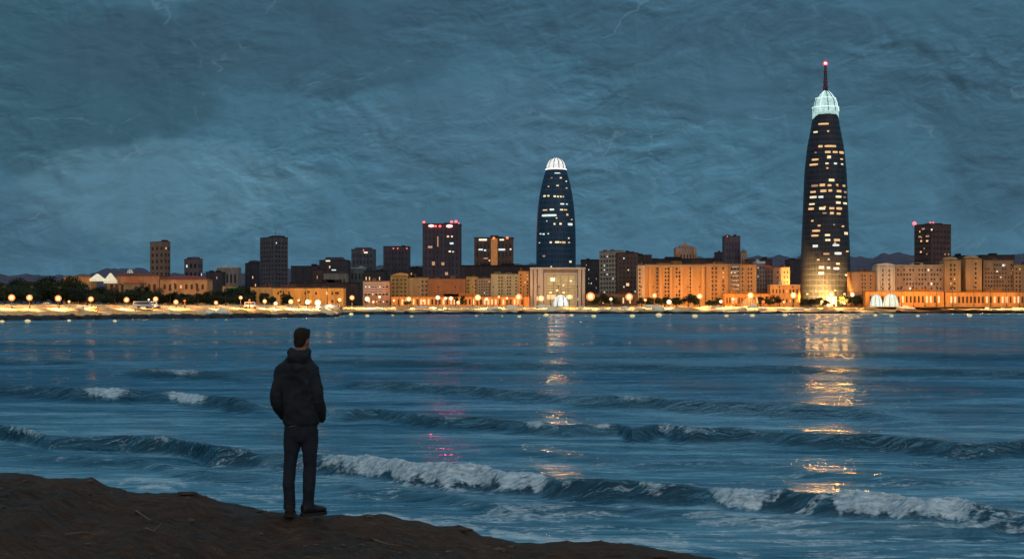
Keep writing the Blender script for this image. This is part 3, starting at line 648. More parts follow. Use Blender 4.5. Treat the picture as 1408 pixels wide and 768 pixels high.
t, L_, h = building('office_block', 'brown office with horizontal louvres below the red-crowned tower', 590, 640, 384, 1008, (.40,.21,.10), 14, None, (10, 1), kinds=(('pale', .4), ('brown', .6)), fill=(.4,.3), z0f=.0, z1f=.30)
bm = bmesh.new()
for k in range(8): box(bm, L_[0][0]-.1, L_[1][0]+.1, L_[0][1]-1.0, L_[0][1]-.1, h-1-k*1.35, h-.45-k*1.35)
obj('louvres', bm, mat('rust_louvre', (.30,.12,.06), .8, .4, .3), t)
t, L_, h = building('apartment_block', 'narrow yellow-tan block right of the louvred office', 641, 657, 381, 1011, (.38,.27,.10), 14, None, (3, 7), kinds=(('brown', 1),), cols=(0,2), streak=12)
t, L_, h = building('apartment_block', 'grey speckled block in the grey-green row', 657, 675, 383, 1009, (.25,.20,.14), 14, None, (5, 9), kinds=(('dark', .7), ('brown', .25), ('pale', .05)), fill=(.55,.45))
t, L_, h = building('apartment_block', 'grey-green block with dark vertical window columns', 675, 713, 377, 1007, (.30,.28,.17), 14, None, (9, 9), kinds=(('dark', .8), ('brown', .15), ('pale', .05)), fill=(.5,.5), cols=(2,3,5,6,8))
t, L_, h = building('apartment_block', 'narrow orange block left of the stone portal building', 713, 728, 373, 1006, (.45,.24,.09), 14, None, (3, 9), kinds=(('brown', .85), ('warm', .15)), cols=(0,2))
lights_on(t, L_, [(722,388,1.6,2,'warm')], 1006, 0)
# stone portal building
D0 = 1000
t = thing('portal_building', 'pale stone building with tall square portal frame in front of the dark blue tower', 'building', (X(766, D0), D0+10, 4.5))
xx = lambda px: X(px, D0)-t.location.x
zt = Z(368, D0)-4.5
stone = mat('pale_stone', (.52,.44,.34), .8, .25, .25, 5); stone2 = mat('pale_stone_shadow', (.30,.25,.20), .8, .25, .25, 5)
obj('wall', bxm(xx(729), xx(804), -8, 10, 0, zt-1), stone2, t)
bm = bmesh.new()
bm.free()
for a, b_ in ((729,732.5),(734,738),(739.5,747),(795,799),(800.5,804.5)): obj('pilaster', bxm(xx(a), xx(b_), -9.6, -8.003, 0, zt-1.2), stone, t)
obj('lintel', bxm(xx(728.5), xx(805), -10, -8.01, zt-1.197, zt+.3), stone, t)
bm = bmesh.new(); box(bm, xx(748), xx(751), -9.2, -8.01, 0, zt-5); box(bm, xx(791), xx(794), -9.2, -8.01, 0, zt-5); box(bm, xx(748), xx(794), -9.2, -8.01, zt-4.998, zt-3.4)
obj('portal_frame', bm, stone, t)
obj('lit_glazing', bxm(xx(751.2), xx(790.8), -8.4, -8.02, .3, zt-5.1), emi('gold_glazing', (.80,.62,.25), .34, (.35,.28,.14), .65, .45), t)
bm = bmesh.new()
for k in range(1, 9): box(bm, xx(751.2), xx(790.8), -8.62, -8.43, k*1.85, k*1.85+.42)
for a in (761, 771, 781): box(bm, xx(a), xx(a)+.35, -8.62, -8.43, .3, zt-5.2)
obj('mullions', bm, stone2, t)
for a, b_, w, hh, k in ((760,384,6,5,'pale'),(785,386,3,2,'pale'),(775,392,2,2,'pale'),(743,410,10,6,'warm'),(758,408,12,6,'warm'),(783,408,9,5,'warm'),(795,411,3,3,'pale')):
    win(t, k, xx(a), -8.8, Z(b_, D0)-4.5, w*.51, hh*.51, 0, .3)
# orange apartment blocks
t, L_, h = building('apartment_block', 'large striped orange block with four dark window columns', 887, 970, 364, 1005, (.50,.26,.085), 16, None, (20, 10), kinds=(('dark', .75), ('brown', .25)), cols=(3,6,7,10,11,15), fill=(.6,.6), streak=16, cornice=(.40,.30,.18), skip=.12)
bm = bmesh.new()
bm.free()
for k in range(6): a = X(892+k*14.5, 1004.9)-t.location.x; obj('pilaster', bxm(a, a+1.6, L_[0][1]-.9, L_[0][1]-.003, 0, h-1.4), mat('orange_pilaster', (.56,.31,.11), .8, .25, .3, 12), t)
t, L_, h = building('apartment_block', 'narrow pale column block at left of the striped orange block', 877, 887, 365, 1003, (.52,.36,.20), 14, None, (2, 9), kinds=(('brown', 1),), cols=(0,), streak=12)
t, L_, h = building('apartment_block', 'plain orange-brown block right of the striped orange block', 971, 1003, 363, 1005, (.44,.235,.085), 14, None, (6, 9), kinds=(('brown', .95), ('warm', .05)), cols=(1,2,4), streak=16, cornice=(.34,.25,.15))
t, L_, h = building('apartment_block', 'narrow block with pale curved balconies', 1003, 1018, 363, 1003, (.26,.19,.12), 14, None, (3, 9), kinds=(('dark', .7), ('pale', .3)))
for k in range(9):
    bm = lathe([(1.0, 0), (2.3, .15), (2.4, .9), (1.2, 1.0)], 14, 1.2, .8)
    o = obj('balcony', bm, mat('balcony_white', (.55,.47,.36), .8), t, True); o.location = (0, L_[0][1]-.6, 2.5+k*h/9.6)
t, L_, h = building('apartment_block', 'orange block between curved balconies and grey narrow house', 1018, 1040, 364, 1006, (.44,.24,.09), 14, None, (5, 9), kinds=(('dark', .55), ('brown', .4), ('warm', .05)), cols=(0,2,3), streak=8)
t, L_, h = building('apartment_block', 'narrow grey house with pale blue roof light', 1040, 1052, 362, 1020, (.13,.115,.11), 14, None, (3, 9), kinds=(('dark', .85), ('cold', .15)), roofc=(.35,.42,.5), par=1.5)
t, L_, h = building('apartment_block', 'dark narrow house with a patch of bright red roof', 1051, 1063, 368, 1030, (.13,.09,.075), 14, None, (3, 8), kinds=(('dark', 1),)); hiproof(t, L_, h, 2.2, (.50,.06,.03))
t, L_, h = building('apartment_block', 'plain tan-pink block left of the tallest tower', 1062, 1086, 368, 1040, (.26,.17,.12), 14, None, (5, 7), kinds=(('brown', 1),), cols=(1,3,4))
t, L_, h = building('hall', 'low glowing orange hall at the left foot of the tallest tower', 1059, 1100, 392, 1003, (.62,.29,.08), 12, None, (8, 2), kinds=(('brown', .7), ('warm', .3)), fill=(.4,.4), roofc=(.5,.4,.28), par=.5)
t, L_, h = building('apartment_block', 'brown block with dark window cluster right of the tallest tower', 1171, 1204, 374, 1006, (.36,.20,.09), 14, None, (8, 8), kinds=(('dark', .8), ('brown', .2)), cols=(3,4,6), streak=8)
t, L_, h = building('apartment_block', 'bone-white fluted block with rounded roof right of the tallest tower', 1206, 1230, 366, 1003, (.58,.48,.34), 14, None, (5, 8), kinds=(('brown', 1),), cols=(1,3), streak=14)
bm = bmesh.new(); n_ = 14; w_ = L_[1][0]-L_[0][0]
for k in range(n_):
    a0 = L_[0][0]+w_*k/n_; box(bm, a0, a0+w_/n_-.01, L_[0][1]-.5, 4, h+.3, h+.62+1.7*math.sin(math.pi*(k+.5)/n_)**.6)
obj('rounded_roof', bm, mat('white_roof', (.62,.52,.40)), t)
bm = bmesh.new()
for k in range(6): a = L_[0][0]+.4+k*(w_-1.2)/5; obj('flute', bxm(a, a+.7, L_[0][1]-.8, L_[0][1]-.003, 0, h-.2), mat('white_flutes', (.64,.54,.40), .8, .2, .3, 12), t)
t, L_, h = building('apartment_block', 'long pale-brown block with mottled facade under the brown tower', 1230, 1298, 365, 1006, (.36,.235,.14), 16, None, (15, 8), kinds=(('dark', .4), ('brown', .55), ('pale', .05)), fill=(.5,.45), skip=.35, roofc=(.40,.30,.2))
t, L_, h = building('slim_tower', 'left of two slim orange towers with rounded tops', 1299, 1321, 358, 1003, (.42,.23,.09), 12, None, (4, 9), kinds=(('brown', .9), ('warm', .1)), cols=(1,2), streak=12, cat='tower block')
bm = lathe([(5.6, h+.5), (5.2, h+1.6), (3.6, h+2.4), (.4, h+2.7)], 20, 1, .8); obj('rounded_top', bm, mat('slim_top', (.42,.25,.12)), t, True)
t, L_, h = building('slim_tower', 'right of two slim orange towers with rounded tops', 1328, 1350, 356, 1003, (.44,.24,.095), 12, None, (4, 9), kinds=(('brown', .95), ('warm', .05)), cols=(2,), streak=12, cat='tower block')
bm = lathe([(5.6, h+.5), (5.2, h+1.6), (3.6, h+2.4), (.4, h+2.7)], 20, 1, .8); obj('rounded_top', bm, mat('slim_top', (.42,.25,.12)), t, True)
t, L_, h = building('apartment_block', 'broad brown block with scattered lights near the right edge', 1352, 1394, 358, 1006, (.26,.15,.075), 14, None, (10, 10), kinds=(('dark', .55), ('brown', .38), ('dim', .07)), streak=10, skip=.2)
lights_on(t, L_, [(1379.5,364.5,3,3,'cold'),(1371,373,2,2,'cold'),(1392,371,1.5,2,'dim'),(1376,381,1.5,1.5,'pale'),(1391,403,2,2,'pale')], 1006, 0)
t, L_, h = building('apartment_block', 'brown block cut by the right edge of the view', 1394, 1425, 364, 1004, (.32,.18,.085), 14, None, (6, 9), kinds=(('brown', .9), ('warm', .1)), cols=(0,1,3,5), streak=10)
for x0 in (1426, 1490, 1560): building('apartment_block', 'brown blocks continuing beyond the right edge', x0, x0+58, 360+random.random()*12, 1010, (.3,.18,.09), 14, None, (10, 8), group='blocks beyond the right edge')
t, L_, h = building('arcade', 'low orange arcade wall under the pale-brown block', 1190, 1298, 401, 995, (.62,.28,.06), 6, None, (18, 1), kinds=(('brown', .6), ('warm', .4)), fill=(.45,.5), cat='arcade')
t, L_, h = building('arcade', 'low orange arcade wall under the slim orange towers', 1300, 1430, 402, 995, (.58,.26,.06), 6, None, (22, 1), kinds=(('brown', .6), ('warm', .4)), fill=(.45,.5), cat='arcade')
t, L_, h = building('arcade', 'low orange shopfront row under the balconied orange block', 995, 1058, 404, 994, (.62,.26,.06), 6, None, (14, 1), kinds=(('brown', .6), ('warm', .4)), fill=(.45,.5), cat='arcade')
t, L_, h = building('arcade', 'low orange shopfront row under the tan and louvred buildings', 538, 728, 408, 994, (.62,.27,.07), 6, None, (34, 1), kinds=(('brown', .5), ('warm', .5)), fill=(.45,.6), cat='arcade', par=.4)
t, L_, h = building('arcade', 'dark low kiosks row below the dark brown block', 806, 876, 404, 996, (.10,.06,.04), 6, None, (14, 1), kinds=(('brown', .8), ('warm', .2)), fill=(.4,.5), cat='arcade')

# --- the two lit towers
def facade_mat(name, lo, hi, grid, gold=None):
    m, N, L, b = nt(name)
    tc = N.new('ShaderNodeTexCoord'); s = N.new('ShaderNodeSeparateXYZ'); L.new(tc.outputs['Object'], s.inputs[0])
    ang = mth(N, L, 'ARCTAN2', s.outputs[1], s.outputs[0])
    u = mth(N, L, 'FRACT', mth(N, L, 'MULTIPLY', ang, grid[0]/(2*math.pi))); v = mth(N, L, 'FRACT', mth(N, L, 'DIVIDE', s.outputs[2], grid[1]))
    frame = mth(N, L, 'MAXIMUM', mth(N, L, 'GREATER_THAN', u, .84), mth(N, L, 'GREATER_THAN', v, .74))
    n = noise(N, L, mapping(N, L, tc.outputs['Object'], (.4, .4, .12)), 1, 6, .7)
    r = ramp(N, [(.3, lo), (.7, hi)]); L.new(n.outputs[0], r.inputs[0])
    L.new(mixc(N, L, mth(N, L, 'MULTIPLY', frame, .28), r.outputs[0], tuple(min(1, c*2.3+.01) for c in hi)), b.inputs['Base Color'])
    b.inputs['Roughness'].default_value = .45; b.inputs['Specular IOR Level'].default_value = .18
    return m
def smooth_prof(pts, z, nfl):
    zs = [p[1] for p in pts]; rs = [p[0] for p in pts]; return float(np.interp(z, zs, rs))
def lit_tower(name, label, cxp, D, prof_px, nseg, floors, m, wins, zb=4.5):
    t = thing(name, label, 'tower', (X(cxp, D), D, zb))
    prof = [(w/2/F*(D-15), Z(y, D-15)-zb) for y, w in prof_px]   # near face about 15 m before the axis
    prof.sort(key=lambda p: p[1]); top = prof[-1][1]
    pr = []
    for k in range(floors):
        z0 = top*k/floors; z1 = top*(k+1)/floors; r0 = smooth_prof(prof, z0, 0); r1 = smooth_prof(prof, z1, 0)
        rm = r0+(r1-r0)*.72
        pr += [(r0, z0), (rm, z0+(z1-z0)*.72), (rm+.10, z0+(z1-z0)*.74), (r1+.10, z1-.02)]
    obj('shaft', lathe(pr, nseg), m, t)
    for px, py, w, hh, k in wins:
        z = Z(py, D-15)-zb; r = smooth_prof(prof, z, 0)+.22
        dx = (px-cxp)/F*(D-15); dx = max(-r*.97, min(r*.97, dx)); th = math.asin(dx/r)
        ww = w*.84/F*D/max(.4, math.cos(th)); n_ = max(1, int(ww/1.6)); a = ww/r
        bm = bmesh.new(); V0 = []
        hm = hh/F*D/2*.86
        for q in range(n_+1):
            an = th-a/2+a*q/n_; s_, c_ = math.sin(an), -math.cos(an)
            e = .82 if q in (0, n_) and n_ > 2 else 1
            V0.append([bm.verts.new((s_*rr, c_*rr, z+dz*e)) for rr in (r-.35, r) for dz in (-hm, hm)])
        for A_, B_ in zip(V0, V0[1:]):
            for f in ((2,3,1,0),): pass
            bm.faces.new((A_[2], B_[2], B_[3], A_[3])); bm.faces.new((A_[1], A_[3], B_[3], B_[1])); bm.faces.new((A_[0], B_[0], B_[2], A_[2]))
        bm.faces.new((V0[0][0], V0[0][2], V0[0][3], V0[0][1])); bm.faces.new((V0[-1][0], V0[-1][1], V0[-1][3], V0[-1][2]))
        obj('lit_window', bm, {'w': TW, 'p': TP, 'c': TC, 'd': TD}[k], t)
    return t, prof, top
TW = emi('tower_window_amber', (1,.52,.17), .95, var=.35, scale=.6); TP = emi('tower_window_cream', (1,.80,.42), 1.1, var=.3, scale=.6)
TC = emi('tower_window_cold', (.80,.95,.88), .95, var=.3, scale=.6); TD = emi('tower_window_dim', (.9,.40,.12), .38, var=.4, scale=.6)
BW = [(1128,169,16,2.8,'w'),(1118,180,5,3,'p'),(1134,179.5,3,2.6,'w'),(1123,200.5,6,3.4,'w'),(1136.5,200.5,19,3.2,'w'),(1132.5,208.7,9,3.4,'w'),(1143,208.7,8,3.2,'w'),(1153.5,208.7,9,4,'w'),(1117,208.7,2.4,2,'d'),(1134,215.7,6,4.4,'p'),(1116,218.5,9,3,'w'),(1153,218,5,2.4,'w'),(1114,225.3,11,3,'w'),(1131,224.6,5,2.4,'p'),(1143,224.6,5,2.8,'c'),(1153.6,225,4,2.4,'p'),
 (1137,247.6,9,4,'p'),(1115,254.8,9,3.4,'d'),(1124.5,254.3,8,4,'w'),(1134,254.8,6,3.2,'w'),(1145.5,255.4,3,2,'d'),(1156,254.8,5,3,'w'),(1113,263.2,7,3,'w'),(1125.7,262.4,9,4,'w'),(1135,262,6,3.6,'w'),(1148,262.6,8,3.6,'w'),(1158.6,263.4,6,3,'d'),(1113,270.4,9,3.6,'p'),(1122.5,270.6,7,3.4,'c'),(1147.2,270.3,10,3.6,'p'),(1157,270.5,4,2,'d'),(1111.5,280,7,2.6,'p'),(1146.7,278.5,8,3.6,'p'),(1158,279,8,3.2,'p'),(1110.5,286.4,7,3.6,'w'),(1124,286.4,9,4,'p'),(1137,286.4,8,3.4,'w'),(1148,286.6,10,4,'w'),(1127,293,6,2.4,'d'),(1137,293,6,3.8,'w'),(1147,293.6,7,3,'w'),
 (1120,310,4,2.4,'w'),(1140,309,3,2,'d'),(1116,317,11,3.4,'w'),(1114.5,323.6,10,3,'w'),(1130.6,323.2,8,3.2,'p'),(1159,320.4,7,4,'p'),(1131,330,8,3.2,'p'),(1144,330,10,3.6,'w'),(1115,338,7,4,'c'),(1142.5,337,11,3.4,'c'),(1145.5,348.3,12,4,'c'),(1129,349,9,2.6,'d'),(1132,356.5,3,2.6,'d'),(1145,362.4,6,3,'w'),(1122.5,367.6,7,3.2,'c'),(1131.6,368,4.5,3,'c'),(1142.8,369,9,3.4,'c'),(1122,375.5,8,3.2,'c'),(1160,377.8,8,2.8,'c')]
big, bprof, btop = lit_tower('bullet_tower', 'tallest tower, tapering with many amber windows, glowing white crown and red-tipped spire', 1135, 1040,
    [(430,71),(405,70),(370,68),(330,65.5),(290,62),(250,59),(233,57.5),(200,50.5),(175,41),(158,35),(146,33)], 56, 33, facade_mat('tower_glass_dark', (.009,.013,.022), (.028,.034,.046), (44, 4.0)), BW)
Dn = 1025
zc = lambda y: Z(y, Dn)-4.5
wc = lambda w: w/2/F*Dn
crown_m = emi('crown_glow', (.60,.95,.88), .74, (.4,.5,.5), .62, .8)
rim_m = emi('crown_rim', (.85,1,.97), 1.0, (.6,.7,.7), .5, .9)
# crown dome whose lower edge arches up over the front
bm = bmesh.new(); seg = 64; rings = []
levels = [(160.5,34.6),(155,34.8),(150,34.6),(144,34),(143,31),(137.5,29.6),(133,26.4),(131,25),(130,21.5),(125.5,15.5),(122,8),(120,2.5)]
for i, (y, w) in enumerate(levels):
    ring = []
    for k in range(seg):
        an = 2*math.pi*k/seg; zz = zc(y)
        if i < 3: zz = max(zz, zc(160.5)+5.2*abs(math.sin(an*2+math.pi/2 if False else an*1.0+0))**1.6*(1 if i == 0 else .6 if i == 1 else .3))
        jag = .35*math.sin(k*2.4) if i == 0 else 0
        rr = wc(w)+.35
        ring.append(bm.verts.new((rr*math.cos(an), rr*math.sin(an), zz+jag)))
    rings.append(ring)
for a, b_ in zip(rings, rings[1:]):
    for k in range(seg): bm.faces.new((a[k], a[(k+1)%seg], b_[(k+1)%seg], b_[k]))
bm.faces.new(rings[-1])
obj('crown', bm, crown_m, big, True)
for y, w, th in ((144,34.6,.5),(131.2,25.6,.4)):
    o = obj('crown_ring', lathe([(wc(w), zc(y)-th), (wc(w)+.7, zc(y)-th*.4), (wc(w)+.7, zc(y)+th*.4), (wc(w)-.6, zc(y)+th)], 48), rim_m, big, True)
for k in range(10):
    an = 2*math.pi*(k+.5)/10; bm = bmesh.new()
    pts = [(math.cos(an)*(wc(w)+.55), math.sin(an)*(wc(w)+.55), zc(y)) for y, w in levels[2:]]
    tube(bm, pts, .30, 5); obj('crown_rib', bm, rim_m if k % 3 == 0 else mat('crown_steel', (.10,.15,.16), .5), big)
obj('spire', lathe([(1.9, zc(122)), (1.5, zc(112)), (1.15, zc(98)), (.8, zc(86)), (.6, zc(83))], 12), mat('spire_steel', (.055,.035,.040), .5), big, True)
for y, w in ((116,2.1),(108,1.8),(94,1.4)): obj('spire_collar', lathe([(w, zc(y)-.3), (w+.2, zc(y)), (w, zc(y)+.3)], 12), mat('collar_red', (.25,.04,.04), .5), big, True)
o = obj('beacon', sphere(1.05), emi('spire_core', (1,.55,.5), 6), big, True); o.location = (0, 0, zc(82.5))
m_, N_, L__, b_ = nt('beacon_red_glass')
b_.inputs['Base Color'].default_value = (.6,.02,.03,1); b_.inputs['Alpha'].default_value = .5; b_.inputs['Emission Color'].default_value = (1,.03,.08,1); b_.inputs['Emission Strength'].default_value = 1.1
o = obj('beacon_glass', sphere(1.9), m_, big, True); o.location = (0, 0, zc(82.5))
for a in (-1.2, 0, 1.2):
    pass
for k, (dx, zz, cc) in enumerate(((-9,34,(1,.28,.04)), (12,40,(1,.40,.08)), (-13,62,(1,.32,.06)), (3,46,(1,.36,.07)), (9,58,(1,.28,.04)), (-4,72,(1,.40,.09)), (5,88,(1,.30,.05)), (-2,100,(1,.36,.07)))):
    yy = -smooth_prof(bprof, zz, 0)-.6
    o = obj('added_glint_lamp', bxm(dx-.6, dx+.6, yy-.2, yy+2.5, zz-.5, zz+.5), TW, big)
    spot('tower_glint_beam', big, (dx, yy-1.6, zz), (-.22, -1, -.07), 34000, cc, 30, .3, 1.5)  # box and spot added on the shaft to throw gold glints on the sea
# entrance glow at its foot
obj('entrance', bxm(-3.2, 3.6, -19.6, -18.2, .2, 7.5), emi('entrance_amber', (1,.56,.14), 1.3, var=.4, scale=.5), big)

MW = [(766,237,9,1.8,'c'),(770.7,243.6,3,2.4,'p'),(758,243.5,2,2,'d'),(766,254.5,4,1.8,'p'),(753.5,255.5,2,1.6,'w'),(778.8,257.5,2.4,1.6,'w'),(778.5,248,2,1.6,'p'),(748,268.6,3.6,2.8,'p'),(753.3,268.6,3,2.4,'p'),(762,269.5,4,2.6,'p'),(766.5,269.8,3,2.4,'p'),(770.5,269.8,2.6,2.4,'p'),(774,269.8,2,2.2,'w'),(772.5,280,6,2.4,'c'),(779,280,3,1.6,'c'),(748.5,288.2,7,1.8,'w'),(758,287.8,7,2.8,'c'),(771.5,288,5,2.2,'p'),(777,288,5,1.8,'w'),(753.5,295.7,24,3.4,'c'),(779.6,294.6,3,3,'w'),(761.6,307.7,3,2.8,'p'),(770,307.5,3.6,3,'p'),(784,307.7,7.6,3.8,'c'),(742.4,320.8,2.4,1.8,'c'),(746.6,321.4,3,2.4,'c'),(753,321,2.2,1.6,'c'),(786,301,2.4,1.6,'w'),(756.4,333,3.6,2.8,'p'),(765.3,332.8,7,2.8,'p'),(774.5,333,5.4,2.8,'w'),(782,333,2.8,1.8,'w'),(781.5,327,2,2,'p'),(747,351.6,4,2.4,'d'),(784,359.3,3.6,3,'p'),(751,303.5,1.6,1.6,'c'),(741,333,1.6,1.4,'c')]
mid, mprof, mtop = lit_tower('bullet_tower', 'dark blue bullet-shaped tower with white domed top behind the stone portal building', 764.5, 1070,
    [(430,55),(364,55),(330,55),(309,54),(286,51),(265,45.5),(248,38.5),(236,31.5),(229,27.5)], 48, 26, facade_mat('tower_glass_blue', (.006,.022,.052), (.016,.050,.095), (40, 4.0)), MW)
Dm = 1055
zc2 = lambda y: Z(y, Dm)-4.5; wc2 = lambda w: w/2/F*Dm
dome = [(230.2,27.4),(226,26.8),(222,24),(218.5,19.5),(216,13.5),(214.3,6),(213.8,1)]
obj('dome', lathe([(wc2(w)+.2, zc2(y)) for y, w in dome], 40), emi('dome_glow', (.95,.98,.92), .95, (.6,.6,.6), .6, .7), mid, True)
obj('dome_ring', lathe([(wc2(27.6), zc2(231.4)), (wc2(28.6)+.3, zc2(231)), (wc2(28.6)+.3, zc2(229.8)), (wc2(27)+.1, zc2(229.2))], 40), emi('dome_ring_white', (1,1,.95), 1.3), mid)
for k in range(12):
    an = 2*math.pi*(k+.5)/12; bm = bmesh.new(); tube(bm, [(math.cos(an)*(wc2(w)+.35), math.sin(an)*(wc2(w)+.35), zc2(y)) for y, w in dome[:-1]], .28, 5)
    obj('dome_rib', bm, mat('dome_steel', (.08,.08,.09), .6), mid)

for k, (dx, zz, cc, e) in enumerate(((-4,30,(1,.40,.10),18000), (3,48,(1,.22,.05),14000), (0,66,(1,.55,.25),14000))):
    yy = -smooth_prof(mprof, zz, 0)-.6
    obj('added_glint_lamp', bxm(dx-.5, dx+.5, yy-.2, yy+2.5, zz-.4, zz+.4), TP, mid)
    spot('tower_glint_beam', mid, (dx, yy-1.6, zz), (-.03, -1, -.05), e*2.2, cc, 30, .3, 1.5)  # added like those on the tallest tower, only for water glints
# ============================================================ PROMENADE
LM = [(90,'the far-left trees'),(215,'the red-roofed hall'),(300,'the hipped-roof house'),(345,'the green mound'),(475,'the long orange warehouse'),
      (540,'the white-striped block'),(593,'the slant-roofed block'),(640,'the louvred office'),(728,'the grey-green row'),(806,'the stone portal building'),
      (877,'the dark brown block'),(970,'the striped orange block'),(1045,'the curved-balcony block'),(1100,'the low orange hall'),(1171,'the tallest tower'),
      (1205,'the dark-windowed brown block'),(1297,'the long pale-brown block'),(1324,'the left slim tower'),(1351,'the right slim tower'),(5000,'the right-edge block')]
ORD = ['first','second','third','fourth','fifth','sixth','seventh','eighth','ninth','tenth','eleventh','twelfth','thirteenth','fourteenth','fifteenth','sixteenth','seventeenth','eighteenth','nineteenth','twentieth','twenty-first','twenty-second','twenty-third','twenty-fourth','twenty-fifth']
def labels(items, what, rel='in front of'):
    """one label each, from the landmark it stands by and its order there"""
    groups = {}
    for i, it in enumerate(items):
        lm = next(p for a, p in LM if it[0] < a); groups.setdefault((lm, what(it) if callable(what) else what), []).append(i)
    out = [None]*len(items)
    for (lm, _w), ids in groups.items():
        ids.sort(key=lambda i: items[i][0])
        for k, i in enumerate(ids):
            w = what(items[i]) if callable(what) else what
            out[i] = f'{w} {rel} {lm}' if len(ids) == 1 else f'{ORD[k]} {w} from left {rel} {lm}'
    return out
# lamps: px, py of globe, radius px, tone, light power factor
LAMPS = [(16,409,4.6,'o',1),(40.5,409,4.2,'o',1),(80,410,4.4,'o',1),(95,414.5,1.8,'c',.4),(125,411,3.8,'o',1),(174,412,3.8,'o',1),(214,411,3.6,'o',1),(242,415,3.4,'o',.8),
 (297,416,2.8,'o',.8),(331,409,2.6,'o',.7),(343,412.5,1.6,'r',.3),(364,414,2.8,'c',.8),(379,417,2.6,'w',.7),(400,414.5,3.4,'c',.9),(423,415,3.6,'w',.9),(437,416,4.2,'w',1),(467,412,2.8,'c',.8),
 (484,409,3.4,'o',1),(505,411,3.4,'w',1),(522,408,1.8,'w',.5),(562,411,3.4,'c',1),(602,409,3,'w',1),(612.5,410,2,'w',.5),(620,410,2.6,'w',.8),(657,409,4.2,'c',1),(669,411,2.2,'w',.6),(686,408,1.8,'o',.6),(697,410,1.8,'c',.5),(713,408,4.4,'o',1),
 (744,410,4,'c',1),(783,408,3.4,'c',.8),(812,407.5,6.0,'o',1.4),(840,411,2.2,'w',.6),(865,408,5.2,'o',1.3),(900,406,3.4,'o',.9),(920,415,3.4,'w',.9),(962,407,3.8,'c',1),(1008,411,2.8,'o',1),
 (1032,406,4.2,'c',1.1),(1091,406,4,'c',1.1),(1143,405,4.2,'c',1.5),(1172,405,2.8,'w',.7),(1249,406,3.4,'w',1),(1262,407,4.2,'w',1.1),(1289.5,408,3.6,'w',1),(1314,409,3.4,'w',1),(1327,410,4.6,'a',1.2),(1336.5,408,3.4,'w',1),(1361,409,3.6,'w',1),(1374.5,410,4,'w',1.1),(1392,408,3.2,'w',1),(1404,412,2,'o',.6)]
for k_ in range(34):
    px_ = 8+k_*41.5+random.uniform(-13,13)
    if all(abs(px_-l_[0]) > 8 for l_ in LAMPS) and not 1195 < px_ < 1237 and not 750 < px_ < 795: LAMPS.append((px_, random.uniform(409,416.5), random.uniform(1.3,2.5), random.choice('oorcaw'), .45))
bulb_m = {'o': emi('bulb_cream', (1,.80,.50), 2.6), 'c': emi('bulb_cream2', (1,.86,.52), 2.6), 'w': emi('bulb_white', (1,.93,.74), 2.6), 'r': emi('bulb_orange', (1,.4,.12), 1.2), 'a': emi('bulb_amber', (1,.66,.16), 1.3)}
def halo_mat(name, col, s, al):
    m, N, L, b = nt(name); b.inputs['Base Color'].default_value = (*col, 1); b.inputs['Alpha'].default_value = al
    b.inputs['Emission Color'].default_value = (*col, 1); b.inputs['Emission Strength'].default_value = s; b.inputs['Roughness'].default_value = .4
    return m
sh_m = {'o': halo_mat('amber_halo', (1,.36,.07), .75, .55), 'c': halo_mat('honey_halo', (1,.55,.16), .9, .5), 'w': halo_mat('milk_halo', (1,.80,.48), 1.0, .5), 'r': halo_mat('rust_halo', (.9,.2,.05), .6, .6), 'a': halo_mat('gold_halo', (1,.52,.08), .9, .6)}  # glowing shells built in place of each lamp's halo of light
def me_of(bm, n, m, smooth=True):
    me = bpy.data.meshes.new(n); bm.to_mesh(me); bm.free(); me.materials.append(m)
    if smooth: me.polygons.foreach_set('use_smooth', [True]*len(me.polygons))
    return me
U_pole = me_of(lathe([(.22,0),(.16,.3),(.10,.5),(.08,1)], 8), 'pole', mat('lamp_iron', (.02,.02,.02), .5))
U_core = {k: me_of(sphere(1, sub=3), 'bulb', m) for k, m in bulb_m.items()}
U_shell = {k: me_of(sphere(1, sub=3), 'halo', m) for k, m in sh_m.items()}
lcol = {'o': (1,.44,.12), 'c': (1,.52,.17), 'w': (1,.62,.28), 'r': (1,.35,.1), 'a': (1,.5,.12)}
lamp_labels = labels(LAMPS, lambda it: {'o':'orange globe lamp','c':'honey-coloured globe lamp','w':'white globe lamp','r':'small rusty orange lamp','a':'large gold globe lamp'}[it[3]])
_pd = {}
for (px, py, r, tone, pw), lab in zip(LAMPS, lamp_labels):
    D = float(shore_D(px))+(27 if px > 470 else 22)
    gzb = 4.6 if px > 470 else 3.6
    loc = (X(px, D), D, gzb); zc_ = Z(py, D)-gzb; rr = r/F*D
    t = thing('street_lamp', lab, 'street lamp', loc, 0, 'lamps along the far waterfront')
    p = link(bpy.data.objects.new('pole', U_pole), t); p.scale = (1.4, 1.4, max(.6, zc_-rr*.5))
    b = link(bpy.data.objects.new('bulb', U_core[tone]), t); b.location = (0, 0, zc_); b.scale = (rr*.62,)*3
    g = link(bpy.data.objects.new('halo', U_shell[tone]), t); g.location = (0, 0, zc_); g.scale = (rr,)*3
    spot('lamp_light', t, (0, -rr*1.2, zc_-rr*1.1), (0, -.12, -1), 20000*pw*(D/1000)**.8, lcol[tone], 134, .8, .8)
    spot('wall_light', t, (0, rr*1.2, zc_), (0, 1, .15), 2600*pw*(D/1000)**1.4, lcol[tone], 150, 1, .8)

